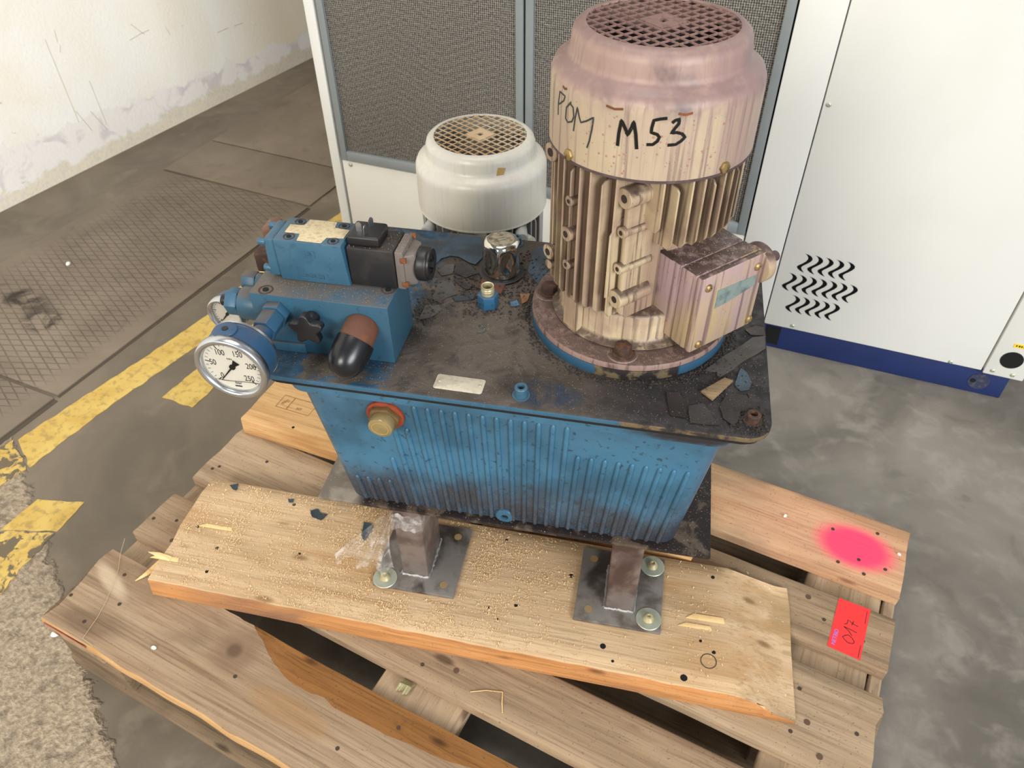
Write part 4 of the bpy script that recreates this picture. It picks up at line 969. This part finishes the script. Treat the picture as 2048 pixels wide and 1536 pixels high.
# coil and its cap
b = MB(); b.box(-.3255, -.2690, -.1105, -.065, .7040, .7555); coil = b.build('solenoid_coil', plain('coil_black', '1b1a1b', .5, 0, '4a4038', 22, amt=.4), vv, bevel=.002, shift=SH)
b = MB(); b.box(-.3250, -.286, -.106, -.070, .7555, .7680); b.build('plug_base', BLACK, vv, bevel=.003, segs=3, shift=SH)
for x, y, a in ((-.3130, -.0930, .2), (-.3035, -.0985, 1.4), (-.3030, -.080, .9)):
    s = MB(); s.poly([(-.0032, 0), (.0032, 0), (.0032, .0085), (.0015, .0112), (-.0015, .0112), (-.0032, .0085)], -.0004, .0004, Matrix.Translation((x, y, .768)) @ Matrix.Rotation(a, 4, 'Z') @ Matrix.Rotation(PI/2, 4, 'X')); s.build('contact_blade', STEEL_BRIGHT, vv, shift=SH)
b = MB(); b.hull8((-.2685, -.2580, -.110, -.066), (-.2685, -.2580, -.1095, -.0665), .7045, .7550); b.poly([(-.2585, -.1085), (-.246, -.1015), (-.246, -.0735), (-.2585, -.0675)], .7085, .7495); b.build('coil_cap', plain('cap_grey_brown', '6d645e', .55, .1, '544a45', 40), vv, bevel=.002, shift=SH)
for y_, z_ in ((-.1095, .7445), (-.1100, .712), (-.068, .7525)):
    s = MB(); s.box(-.262, -.2545, y_ - .0015, y_ + .0025, z_ - .0035, z_ + .0035); s.build('rusty_screw', RUST, vv, bevel=.0012, shift=SH)
b = MB(); b.cyl((-.2475, -.0875, .729), (-.2335, -.0875, .729), .0205, seg=36); kb = b.build('coil_nut', BLACK, vv, bevel=.003, segs=3, shift=SH)
b = MB(); b.lathe([(.0115, 0), (.0185, 0), (.0185, .0025), (.0115, .0015)], 32, Matrix.Translation((-.2338, -.0875, .729)) @ Matrix.Rotation(PI/2, 4, 'Y'), closed=True); b.build('nut_rim', BLACK, vv, shift=SH)
b = MB(); b.cyl((-.234, -.0875, .729), (-.2285, -.0875, .729), .0058, seg=6); b.build('manual_override', BLACK, vv, shift=SH)

# blue fittings on the left side of the block
b = MB(); b.cyl((-.441, -.118, .664), (-.470, -.118, .664), .0215, .0205, seg=32); b.cyl((-.470, -.118, .664), (-.473, -.118, .664), .0165, seg=24)
rv = b.build('relief_valve', BLUE_DUST, U, bevel=.0015, shift=SH)
b = MB(); b.cyl((-.473, -.118, .664), (-.489, -.118, .664), .0175, seg=6, rot=.2); b.build('valve_nut', BLUE, rv, bevel=.0012, shift=SH)
b = MB(); b.cyl((-.489, -.118, .664), (-.499, -.118, .664), .0075, seg=18); b.build('adjusting_screw', BLACK, rv, bevel=.001, shift=SH)
b = MB(); b.cyl((-.441, -.079, .668), (-.468, -.079, .668), .012, seg=20); b.cyl((-.468, -.079, .668), (-.486, -.079, .668), .0135, seg=6)
b.build('side_plug', BLUE_DUST, rv, bevel=.001, shift=SH)
b = MB(); b.box(-.474, -.442, -.066, -.038, .674, .702); b.build('rusty_stub', RUSTDARK, rv, bevel=.003, shift=SH)
b = MB(); b.box(-.447, -.430, -.078, -.048, .722, .748); b.build('side_lever', plain('pale_rust', '6f4f3c', .7, 0, '94816f', 60, amt=.8), rv, bevel=.004, shift=SH)
# black star knob
b = MB(); pts = []
for i in range(50):
    t_ = 2*PI*i/50; r_ = .0135 + .0085*abs(math.cos(t_*2.5))**2.2; pts.append((r_*math.cos(t_), r_*math.sin(t_)))
KM = Matrix.Translation((-.3640, -.166, .6760)) @ Matrix.Rotation(R_(90), 4, 'X') @ Matrix.Rotation(R_(20), 4, 'Z')
b.poly(pts, -.0045, .0065, KM); sk = b.build('star_knob', BLACK, U, bevel=.0022, segs=3, shift=SH)
b = MB(); b.cyl((-.3640, -.147, .6800), (-.3640, -.164, .6765), .0085, seg=24); b.build('knob_stem', BLACK, sk, bevel=.001, shift=SH)
# outlet elbow with black rubber cap
b = MB(); b.tube([(-.305, -.146, .671), (-.305, -.158, .670), (-.306, -.168, .666), (-.3065, -.176, .660)], [.0205, .0205, .0205, .0205], 36); el = b.build('outlet_port', plain('rusty_port', '5e3c2c', .75, .1, '7d4b2f', 50, .3), U, bevel=.001, shift=SH)
b = MB(); ax = Vector((-.012, -.040, -.026)); p0 = Vector((-.3062, -.167, .6655)); zq = ax.normalized()
q_ = zq.to_track_quat('Z', 'Y').to_matrix().to_4x4(); q_.translation = p0
b.lathe([(.0225, 0), (.0230, .006), (.0228, .018), (.0215, .028), (.0185, .036), (.0135, .042), (.0070, .0455), (.0022, .0462), (.0018, .0445), (0, .0445)], 40, q_); b.build('rubber_cap', RUBBER, el, shift=SH)

# gauges
DIAL = plain('dial_white', 'e6e0cf', .5)
def gauge(c, r, parent, name, yaw=0.0, front=1, stem=None, digits=True, depth=.040, needle=230, bodym=None, el=0.0, roll=0.0):
    """dial faces local -y"""
    G = Matrix.Translation(c) @ Matrix.Rotation(yaw, 4, 'Z') @ Matrix.Rotation(-el, 4, 'X') @ Matrix.Rotation(PI/2, 4, 'X') @ Matrix.Rotation(roll, 4, 'Z')   # +z of G = facing direction
    g = MB(); g.lathe([(0, -depth), (r*.80, -depth), (r*.90, -depth + .003), (r*.93, -depth + .008), (r*.93, -.006), (0, -.006)], 64, G); body = g.build(name, bodym or BLUE_BRIGHT, parent, ang=40, shift=SH)
    g = MB(); g.lathe([(r*.93, -.010), (r*.995, -.0085), (r, -.004), (r*.985, .0005), (r*.93, .0022), (r*.84, .0008), (r*.815, -.002), (r*.80, -.006)], 72, G, closed=True); g.build('bezel', STEEL_BRIGHT, body, shift=SH, ang=60)
    g = MB(); g.lathe([(0, -.0058), (r*.82, -.0058), (r*.82, -.0053), (0, -.0053)], 64, G); g.build('dial', DIAL, body, shift=SH)
    def onf(a, b_, h_): return G @ Vector((a, b_, -.0052 + h_))
    tk = MB(); n = 25
    for i in range(26):
        a = R_(225 - 270*i/25); big = i % 5 == 0; r0, r1 = r*(.62 if big else .68), r*.76
        tk.ribbon([(r0*math.cos(a), r0*math.sin(a)), (r1*math.cos(a), r1*math.sin(a))], .0012 if big else .0006, onf, .0001)
    tk.build('scale_marks', INK, body, smooth=False, shift=SH)
    if digits:
        for i, tx in enumerate(('0', '50', '100', '150', '200', '250')):
            a = R_(225 - 54*i); rr = r*.51
            textmesh('numeral', tx, r*.235, Matrix.Translation((0, 0, -ZB)) @ G @ Matrix.Translation((rr*math.cos(a)*(1.06), rr*math.sin(a), -.0051)) @ Matrix.Diagonal((.82, 1.15, 1, 1)), INK, body, .00008)
        textmesh('unit_text', 'bar', r*.15, Matrix.Translation((0, 0, -ZB)) @ G @ Matrix.Translation((.001, -r*.56, -.0051)), INK, body, .00008)
        textmesh('unit_text', 'DIN', r*.085, Matrix.Translation((0, 0, -ZB)) @ G @ Matrix.Translation((-.001, r*.26, -.0051)), INK, body, .00008)
        lg = MB(); lg.box(-.0042, .0042, -r*.70, -r*.655, -.0052, -.0050, G); lg.build('maker_mark', INK, body, smooth=False, shift=SH)
        # glycerine level line inside the glass
        lv = MB(); lv.ribbon([(-r*.62 + r*1.30*k/12, -r*(.50 + .02*math.sin(k*.5)) ) for k in range(13)], .0008, lambda a, b_, h_: G @ Vector((a, b_, -.0046 + h_)), .0001); lv.build('liquid_line', plain('liquid_dark', '6d5f48', .3), body, smooth=False, shift=SH)
    nd = MB(); a = R_(needle)
    def onn(p, q, h_): return G @ Vector((p*math.cos(a) - q*math.sin(a), p*math.sin(a) + q*math.cos(a), -.0045 + h_))
    bm = nd.bm
    for quad in ([(-r*.24, -r*.10), (-r*.24, r*.10), (-r*.05, r*.035), (-r*.05, -r*.035)], [(0, -.0011), (0, .0011), (r*.66, .0003), (r*.66, -.0003)]):
        lo = [bm.verts.new(onn(x_, y_, 0)) for x_, y_ in quad]; hi = [bm.verts.new(onn(x_, y_, .0005)) for x_, y_ in quad]
        bm.faces.new(lo[::-1]); bm.faces.new(hi)
        for k in range(4): bm.faces.new((lo[k], lo[(k+1) % 4], hi[(k+1) % 4], hi[k]))
    nd.lathe([(0, -.0052), (r*.085, -.0052), (r*.085, -.0038), (0, -.0038)], 20, G); nd.build('needle', INK, body, smooth=False, shift=SH)
    gm = NT('gauge_glass_' + name); gm.b.inputs['Transmission Weight'].default_value = 1.0; gm.b.inputs['IOR'].default_value = 1.05
    gm = gm.fin((1, 1, 1, 1), .02, 0, spec=.6)
    g = MB(); g.lathe([(0, -.0026), (r*.83, -.0026), (r*.83, -.0020), (0, -.0020)], 48, G); g.build('glass', gm, body, shift=SH)
    return body
g1 = gauge(Vector((-.4205, -.250, .6745)), .0423, U, 'pressure_gauge', roll=R_(0))
m = MB(); m.lathe([(0, 0), (.0135, 0), (.0130, .002), (.0040, .0026), (0, .0026)], 28, Matrix.Translation((-.4255, -.230, .7135))); m.build('filling_plug', BLUE_BRIGHT, g1, bevel=.0005, shift=SH)
m = MB(); m.cyl((-.4255, -.230, .7157), (-.4255, -.230, .7169), .0036, seg=8); m.build('plug_tip', BLACK, g1, shift=SH)
m = MB()
m.cyl((-.410, -.147, .6790), (-.410, -.158, .6790), .0175, seg=6, rot=.1); m.cyl((-.410, -.158, .6790), (-.4115, -.183, .6770), .0155, seg=6, rot=.1); m.cyl((-.4115, -.183, .6770), (-.4125, -.196, .6758), .0120, seg=20); m.cyl((-.4125, -.192, .6760), (-.4140, -.214, .6745), .0128, seg=6, rot=.1)
m.build('gauge_connector', BLUE_BRIGHT, g1, bevel=.0012, shift=SH)
m = MB(); m.lathe([(.0395, 0), (.0402, 0), (.0402, .003), (.0395, .003)], 48, Matrix.Translation((-.4205, -.2135, .6745)) @ Matrix.Rotation(PI/2, 4, 'X'), closed=True); m.build('rear_ring', STEEL_BRIGHT, g1, shift=SH)
g2_ = gauge(Vector((-.5068, -.1128, .6328)), .0262, U, 'pressure_gauge', yaw=R_(-6), digits=False, depth=.028, needle=230)
for i, tx in enumerate(('0', '50', '100', '150', '200', '250')):
    pass
m = MB(); m.cyl((-.4990, -.088, .6400), (-.4410, -.088, .648), .008, seg=20); m.build('gauge_pipe', BLUE, g2_, bevel=.001, shift=SH)

# ------------------------------------------------------------------ plastic film tied round the left post
def film_mat():
    t = NT('clear_film'); v = t.vec(); n1 = t.noise(v, 45, 4, 1.2)
    m_ = t.fin(S('dddad6'), .12, 0, n1, .7, .003, .8)
    t.l(t.rng(n1, .42, .72, .10, .55), t.b.inputs['Alpha']); return m_
FILM = film_mat()
fm = MB(); bm = fm.bm; nu, nv = 34, 26; G_ = []
TOPC = Vector((-.3010, -.168, .330)); 
for i in range(nu + 1):
    u = i/nu; row = []
    for k in range(nv + 1):
        v = k/nv
        spread = .010 + .052 * (v ** 1.4)
        x = -.3040 - .052 * v + (u - .5) * spread * 1.5
        y = -.1700 - .014 * v + .008*math.sin(u*17 + v*3) * (.2 + v) + .004*math.sin(u*41)
        z = .346 - .118 * v + .020 * (u - .4) * v * (-1) 
        z = max(z, .1875 + .002*k/nv)
        row.append(bm.verts.new((x, y, z)))
    G_.append(row)
for i in range(nu):
    for k in range(nv): bm.faces.new((G_[i][k], G_[i+1][k], G_[i+1][k+1], G_[i][k+1]))
# band round the post
nb_ = 60; rowa = []; 
loop = [(-.3055, -.1672), (-.2565, -.1672), (-.2560, -.085), (-.306, -.085)]
lp_ = []
for (a, b_), (c_, d_) in zip(loop, loop[1:] + loop[:1]):
    for k in range(15): lp_.append((a + (c_-a)*k/15, b_ + (d_-b_)*k/15))
rows = []
for j_ in range(7):
    z = .305 + .006*j_; rows.append([bm.verts.new((x + random.uniform(-.0006, .0006), y - .0015*math.sin(i*1.3 + j_*2), z + .003*math.sin(i*.5) + .004*math.sin(i*.11))) for i, (x, y) in enumerate(lp_)])
for A, B in zip(rows, rows[1:]):
    for i in range(len(lp_)): bm.faces.new((A[i], A[(i+1) % len(lp_)], B[(i+1) % len(lp_)], B[i]))
flm = fm.build('plastic_film', FILM, None, ang=80, loc=(.7294, .5506, 0), rotz=YAW); tag(flm, 'crumpled clear plastic film tied around the left steel post', 'plastic film')

# ------------------------------------------------------------------ second motor, grey
s2 = 1.07
M2 = empty('electric_motor', (.328, .878, 0), R_(20)); tag(M2, 'light grey electric motor with rusty grille behind the blue tank', 'electric motor')
M2.scale = (s2, s2, s2)
dz2 = (.6500/s2) - .983
cov2, hs2 = motor(M2, M2, (GREYM, GREYFIN, GREYTOP, None, plain('grey_fan', '7b7a6e', .6, 0, '5c5546', 40)), dz2, grot=R_(8))
m = MB(); m.lathe([(0, .6195), (.112, .6195), (.112, .640), (.09, .645), (0, .645)], 64); m.build('flange', GREYM, M2, bevel=.001, shift=(0, 0, dz2))
m = MB(); m.lathe([(0, 0), (.068, 0), (.068, .02), (.058, .03), (.058, .6195 + dz2), (0, .6195 + dz2)], 48); m.build('bell_housing', BLUE, M2)
m = MB(); m.cyl((.078, -.066, .835 + dz2), (.092, -.078, .835 + dz2), .011, seg=20); m.build('lug', GREYM, M2)
m = MB(); cx_ = -68
for k in range(1): 
    m.ribbon([(R_(-62)*.09, .955), (R_(-60)*.09, .968)], .012, lambda u, z_, h_: ((.0915 + h_)*math.cos(u/.09), (.0915 + h_)*math.sin(u/.09), z_ + dz2), .0003)
m.build('glue_residue', plain('old_tape_glue', 'b79a63', .5), cov2, smooth=False)

# ------------------------------------------------------------------ loose bits
def flake(pts, z, m, name, label, cat, group=None, th=.0009, lift=.0025, unit=True, seed=0):
    cx_ = sum(p[0] for p in pts)/len(pts); cy_ = sum(p[1] for p in pts)/len(pts)
    if unit:
        wx, wy = U2W(cx_, cy_); rz = YAW
    else: wx, wy, rz = cx_, cy_, 0
    mb = MB(); bm = mb.bm
    rg = ragged([(p[0] - cx_, p[1] - cy_) for p in pts], step=.004, amp=.0012, seed=seed)
    rmax = max(math.hypot(a, b_) for a, b_ in rg)
    rings = []
    for s_ in (1.0, .7, .35):
        rings.append([bm.verts.new((a*s_, b_*s_, .0004 + lift * max(0, math.hypot(a*s_, b_*s_)/rmax)**2 * (.4 + .6*abs(mnoise.noise(Vector((a*40, b_*40, seed)))*2)))) for a, b_ in rg])
    c0 = bm.verts.new((0, 0, .0004)); n = len(rg)
    for A, B in zip(rings, rings[1:]):
        for i in range(n): bm.faces.new((A[i], A[(i+1) % n], B[(i+1) % n], B[i]))
    for i in range(n): bm.faces.new((rings[-1][i], rings[-1][(i+1) % n], c0))
    bmesh.ops.recalc_face_normals(bm, faces=bm.faces[:])
    bmesh.ops.solidify(bm, geom=bm.faces[:], thickness=th)
    o = mb.build(name, m, None, ang=50, loc=(wx, wy, z + .0002), rotz=rz); mnz = min(v.co.z for v in o.data.vertices); o.location.z -= mnz
    tag(o, label, cat, group); return o
def flake_mat(name, a, b_, c_='b5a68e', rough=.5):
    t = NT(name); v = t.vec(rnd=True); n1 = t.noise(v, 22, 5, .4); n3 = t.noise(v, 650, 2); col = t.mix(t.rng(n1, .38, .64), S(a), S(b_)); col = t.mix(t.math('MULTIPLY', t.rng(n3, .68, .74), .7), col, S(c_)); return t.fin(col, rough, 0, n1, .2, .001)
FB = flake_mat('old_blue_skin', '334450', '2a3238'); FBL = flake_mat('blue_skin', '3f6379', '35505f'); FD = flake_mat('dark_skin', '2e2b2a', '252222'); FG = flake_mat('grey_skin', '45423f', '37312d'); FK = flake_mat('black_skin', '241f20', '1b1718')
PG = 'loose paint skins on the tank lid'
FL = [
 ([(-.356, .149), (-.333, .1434), (-.3064, .125), (-.285, .1233), (-.2755, .1346), (-.2572, .150), (-.2294, .149), (-.2207, .12), (-.2165, .095), (-.2217, .075), (-.2286, .0774), (-.25, .0911), (-.2625, .0924), (-.2742, .0831), (-.2773, .0683), (-.2867, .0916), (-.3192, .1114)], FB, 'large blue grey paint skin with arched edge at the back of the lid'),
 ([(-.148, .128), (-.131, .150), (-.122, .10), (-.1179, .067), (-.1267, .0455), (-.1369, .0601), (-.146, .0741)], FB, 'dark blue grey paint skin behind the motor, right of the chrome cap'),
 ([(-.2505, .0768), (-.2278, .074), (-.2137, .056), (-.2282, .0431), (-.2465, .0533)], FD, 'dark paint flake left of the chrome filler cap'),
 ([(-.2718, .052), (-.264, .0673), (-.2520, .0698), (-.2485, .0504), (-.2627, .0401)], FG, 'brownish flake just beside the round black coil nut'),
 ([(-.262, .0215), (-.2471, .033), (-.2300, .0044), (-.244, -.0084), (-.2462, -.0212), (-.262, -.0118)], FG, 'curled grey flake at the right of the valve block corner'),
 ([(-.2420, .034), (-.2310, .0381), (-.2148, .0193), (-.2200, .0164), (-.2290, .0214)], FD, 'narrow dark flake between coil nut and open fitting'),
 ([(-.2660, -.0279), (-.2604, -.0240), (-.2478, -.0240), (-.2413, -.0325), (-.2498, -.0491), (-.2640, -.0608)], FG, 'grey flake touching the right side of the valve block'),
 ([(-.2357, -.0037), (-.2046, .0084), (-.2054, -.0043), (-.2298, -.012)], FB, 'thin blue grey strip left of the open fitting'),
 ([(-.1565, -.0014), (-.1476, .0049), (-.1429, -.005), (-.1529, -.0106)], FBL, 'small blue chip right of the open fitting'),
 ([(.0977, -.0927), (.1207, -.0628), (.1569, -.0176), (.1726, -.0127), (.1716, -.0362), (.1172, -.1014), (.1138, -.0985), (.1138, -.0914)], FG, 'long dark sheet with straight pale edge below the terminal box'),
 ([(.056, -.1387), (.0716, -.1366), (.0787, -.1494), (.0795, -.178), (.0622, -.1767)], FK, 'square black flake near the front edge of the lid'),
 ([(.0820, -.1572), (.0974, -.1508), (.1180, -.183), (.1032, -.1845), (.083, -.1853)], FD, 'triangular black flake right of the square one'),
 ([(.1340, -.1121), (.1413, -.0809), (.148, -.0868), (.1543, -.1031), (.1505, -.1175), (.1405, -.1211)], FB, 'rounded slate blue flake near the right edge of the lid'),
 ([(.1160, -.1520), (.1238, -.1276), (.1469, -.1283), (.1535, -.146), (.1400, -.1516), (.1370, -.173), (.1308, -.1801), (.1200, -.1701)], FK, 'ragged black flake behind the corner cap screw'),
 ([(.1477, -.0034), (.1626, .0075), (.1722, .0052), (.1727, -.0110), (.1547, -.0120)], FG, 'flat black flake at the right edge behind the terminal box')]
for i, (pts, m_, lb_) in enumerate(FL): flake(pts, .620, m_, 'paint_flake', lb_, 'paint flake', PG, seed=i)
flake([(-.1475, .0191), (-.1339, .0216), (-.1347, .0058), (-.1399, -.006)], .620, flake_mat('dry_leaf_brown', '8a6240', '6b472c', 'b0905f'), 'dry_leaf', 'small dry brown leaf scrap between open fitting and motor', 'leaf', lift=.005)
rt = MB(); rt.poly([(-.0175, .009), (.0176, .0072), (.0161, -.0222), (-.0158, -.0153)], 0, .0022)
wx, wy = U2W(-.188, .0367); tag(rt.build('rust_plate', plain('rust_brown_plate', '5a3525', .8, 0, '3f2a22', 60), None, bevel=.0008, loc=(wx, wy, .6202), rotz=YAW), 'thin rusty brown plate lying between chrome cap and open fitting', 'plate')
rt = MB(); rt.poly([(-.0185, -.0082), (.0083, .0200), (.0184, .0167), (-.0051, -.0206)], 0, .0035)
wx, wy = U2W(.1134, -.1240); tag(rt.build('wood_chip', wood('dirty_chip', '7e6a50', '8f7b5e', '3a2e24', stain='2c241f', dirt=.8), None, bevel=.0006, loc=(wx, wy, .6212), rotz=YAW), 'short grimy piece of wood on the black end of the lid', 'wood chip')
PLG = 'paint chips on the fresh plank'
SL = flake_mat('slate_chip', '2b3d49', '243039')
for i, (pts, lb_) in enumerate((([(.108, .3245), (.1189, .3345), (.127, .3211), (.1176, .3206)], 'heart shaped slate blue paint chip near the plank left end'),
        ([(.274, .3431), (.2811, .3529), (.291, .349), (.3036, .3521), (.3011, .3365), (.2835, .3357)], 'dark blue paint chip with a pointed side in the middle of the plank'),
        ([(.368, .3667), (.3841, .3688), (.3917, .353), (.3916, .3335), (.3784, .3423)], 'large black paint chip behind the plastic film'),
        ([(.2204, .3472), (.2297, .3519), (.2333, .3453), (.2266, .3419)], 'tiny slate chip between the two larger blue ones'))):
    flake(pts, .1808, SL, 'paint_chip', lb_, 'paint chip', PLG, unit=False, seed=30 + i, lift=.002)
sp1 = MB(); sp1.poly([(.0, .0), (.002, .013), (.0043, .0485), (.0146, .0795), (.0233, .0745), (.0214, .0389), (.0066, .0111)], 0, .003)
SPM = wood('splinter_wood', 'e3bb7c', 'efd09a', 'b5854a', dirt=.1, knots=0)
tag(sp1.build('splinter', SPM, None, bevel=.0008, loc=(.0828, .1167, .1450)), 'long curved wood splinter at the left end of the plank', 'splinter', 'splinters at the plank end')
sp1 = MB(); sp1.poly([(0, 0), (.024, .000), (.045, .0026), (.0426, .0115), (.018, .008)], 0, .002)
tag(sp1.build('splinter', SPM, None, bevel=.0006, loc=(.0868, .1553, .1805)), 'short bright splinter lying across the longer one', 'splinter', 'splinters at the plank end')
sp1 = MB(); sp1.tube([(0, 0, 0), (.02, .012, .001), (.042, .021, 0)], .0006, 6); sp1.tube([(.042, .021, 0), (.049, .006, .0005), (.056, -.006, 0)], .0008, 6)
tag(sp1.build('twig', SPM, None, loc=(.665, .206, .1450)), 'bent thin straw on the slatted deck in front of the plank', 'straw')
# pale shrivelled scraps on the pallet crosspiece
gc = MB(); 
for k in range(5): gc.tube([(.004*k, .002*k % .006, .002), (.004*k + .003, .010, .008 + .001*k), (.004*k + .004, .020, .003)], [.0015, .0035, .001], 8)
tag(gc.build('dried_scrap', plain('olive_scrap', '8f8862', .5, 0, 'b3ab84', 80), None, loc=(.560, .165, .1235)), 'shrivelled olive plastic scrap on the crosspiece between deck boards', 'scrap')
for (x, y, z, r, lb_) in ((-.075, .02, 0, .008, 'small white stone on the rough concrete near the pallet corner'), (1.0, .735, .144, .004, 'white crumb on the deck board left of the pink spot'), (.20, .045, .144, .0045, 'pale crumb on the wide front deck board'), (1.188, .741, .144, .0035, 'white crumb on the deck board right of the pink spot'), (-1.02, .83, .006, .008, 'white pebble on the chequered floor plate')):
    pb = MB(); pb.lathe([(0, 0), (r*.8, 0), (r, r*.4), (r*.7, r*.9), (0, r)], 9, Matrix.Translation((x, y, z)) @ Matrix.Rotation(x*9, 4, 'Z') @ Matrix.Scale(.7, 4, (1, 0, 0)))
    tag(pb.build('pebble', plain('white_pebble', 'e9e4da', .7)), lb_, 'pebble', 'white crumbs and pebbles')

# sawdust on the plank: countless curls
random.seed(11)
SAW = plain('sawdust', 'e4c596', .8, 0, 'cda672', 300)
def in_feet(x, y):
    a, b_ = rot2(x - .7294, y - .5506, -YAW)
    return ((-.35 < a < -.207) or (-.032 < a < .111)) and -.196 < b_ < -.053
sd = bmesh.new(); cnt = 0
while cnt < 11000:
    u = random.random() * .985; v = random.random() * .206 + .002
    dens = .07 + .9*math.exp(-((u - .34)/.13)**2) + .9*math.exp(-((u - .55)/.09)**2)*(.3 + .7*math.exp(-((v-.13)/.07)**2)) + .6*math.exp(-((u - .08)/.07)**2) + .4*math.exp(-((u-.42)/.1)**2 - ((v-.02)/.03)**2)
    dens *= .15 + 1.5*max(0, mnoise.noise(Vector((u*26, v*26, 5))) + .22)
    if u > .9: dens *= .12
    if random.random() > dens: continue
    x, y = rot2(u, v, ang1); x += PLX; y += PLY
    if in_feet(x, y): continue
    z = .1445 + .0362; s_ = random.uniform(.0008, .0030)*random.uniform(.5, 1); a = random.random()*2*PI; c_, n_ = math.cos(a), math.sin(a); wv = s_*random.uniform(.14, .28)
    pts = [(-s_, -wv, 0), (s_*.2, -wv, s_*.5), (s_*.2, wv, s_*.6), (-s_, wv, .0002), (s_, -wv*.5, s_*.1), (s_, wv*.6, .0)]
    vs = [sd.verts.new((x + p[0]*c_ - p[1]*n_, y + p[0]*n_ + p[1]*c_, z + p[2])) for p in pts]
    sd.faces.new((vs[0], vs[1], vs[2], vs[3])); sd.faces.new((vs[1], vs[4], vs[5], vs[2])); cnt += 1
me = bpy.data.meshes.new('sawdust'); sd.to_mesh(me); sd.free(); o = bpy.data.objects.new('sawdust', me); COL.objects.link(o); me.materials.append(SAW)
tag(o, 'pale sawdust and curls strewn over the fresh plank', 'sawdust', kind='stuff')
# pale crumbs on the lid, block and motor flange
sd = bmesh.new(); cnt = 0
def crumb(x, y, z, s_):
    a = random.random()*2*PI; wx, wy = U2W(x, y); vs = [sd.verts.new((wx + s_*math.cos(a + k*2.1), wy + s_*math.sin(a + k*2.1), z)) for k in range(3)] + [sd.verts.new((wx, wy, z + s_))]
    for t_ in ((0, 1, 3), (1, 2, 3), (2, 0, 3)): sd.faces.new([vs[i] for i in t_])
while cnt < 2600:
    x = random.uniform(-.43, .17); y = random.uniform(-.19, .152)
    if math.hypot(x, y) < .126 or (-.442 < x < -.269 and -.148 < y < -.068): continue
    if abs(x + .184) < .032 and abs(y + .169) < .013: continue
    crumb(x, y, .6203, random.uniform(.00018, .00045)); cnt += 1
for _ in range(420): crumb(random.uniform(-.438, -.273), random.uniform(-.146, -.1145), .7032, random.uniform(.00015, .0004))
for _ in range(140): crumb(random.uniform(-.324, -.253), random.uniform(-.110, -.068), .7562, random.uniform(.0002, .0005))
for _ in range(260):
    p_ = JM @ Vector((random.uniform(-.022, .070), random.uniform(.062, .128), 0)); crumb(p_.x, p_.y, .7604, random.uniform(.0002, .0006))
for _ in range(200):
    a = random.uniform(-PI, 0); r_ = random.uniform(.103, .122); crumb(r_*math.cos(a), r_*math.sin(a), .6432, random.uniform(.0002, .0005))
me = bpy.data.meshes.new('crumbs'); sd.to_mesh(me); sd.free(); o = bpy.data.objects.new('dust_crumbs', me); COL.objects.link(o); me.materials.append(plain('crumb_pale', 'b39f7f', .8, 0, 'dcd4c4', 500))
tag(o, 'pale dust and crumbs scattered over the lid and valve block', 'dust', kind='stuff')

# dark crumbled paint and grease grit around cap, flange and corner
sd = bmesh.new()
def grit(x, y, s_):
    wx, wy = U2W(x, y); k0 = random.random()*6; n_ = random.choice((4, 5)); hz = s_*random.uniform(.4, .9)
    lo = [sd.verts.new((wx + s_*random.uniform(.6, 1.1)*math.cos(k0 + 2*PI*k/n_), wy + s_*random.uniform(.6, 1.1)*math.sin(k0 + 2*PI*k/n_), .6203)) for k in range(n_)]
    hi = [sd.verts.new((v.co.x*.6 + wx*.4, v.co.y*.6 + wy*.4, .6203 + hz*random.uniform(.7, 1.2))) for v in lo]
    sd.faces.new(hi)
    for k in range(n_): sd.faces.new((lo[k], lo[(k+1) % n_], hi[(k+1) % n_], hi[k]))
def okp(x, y):
    return -.43 < x < .170 and -.190 < y < .152 and math.hypot(x, y) > .127 and not (-.443 < x < -.268 and -.149 < y < -.067) and not (abs(x + .184) < .031 and abs(y + .169) < .012) and math.hypot(x + .1815, y - .0665) > .031
for cx_, cy_, sx, sy, n_ in ((-.175, .03, .035, .025, 520), (-.15, .085, .03, .03, 260), (-.262, -.035, .010, .020, 260), (.150, -.172, .012, .012, 320), (-.19, -.02, .02, .012, 160), (.12, -.11, .03, .03, 200), (-.25, .04, .03, .03, 160)):
    for _ in range(n_):
        x, y = random.gauss(cx_, sx), random.gauss(cy_, sy)
        if okp(x, y): grit(x, y, abs(random.gauss(.0011, .0007)) + .0003)
for _ in range(900):
    a = random.uniform(-PI*1.05, .1); r_ = .1275 + abs(random.gauss(0, .006)); x, y = r_*math.cos(a), r_*math.sin(a)
    if okp(x, y): grit(x, y, abs(random.gauss(.0009, .0006)) + .0003)
me = bpy.data.meshes.new('grit'); sd.to_mesh(me); sd.free(); o = bpy.data.objects.new('grit', me); COL.objects.link(o); me.materials.append(plain('grit_black', '241e1b', .75, 0, '4a3d31', 220))
tag(o, 'black greasy grit and crumbled paint piled around filler cap and motor flange', 'grit', kind='stuff')
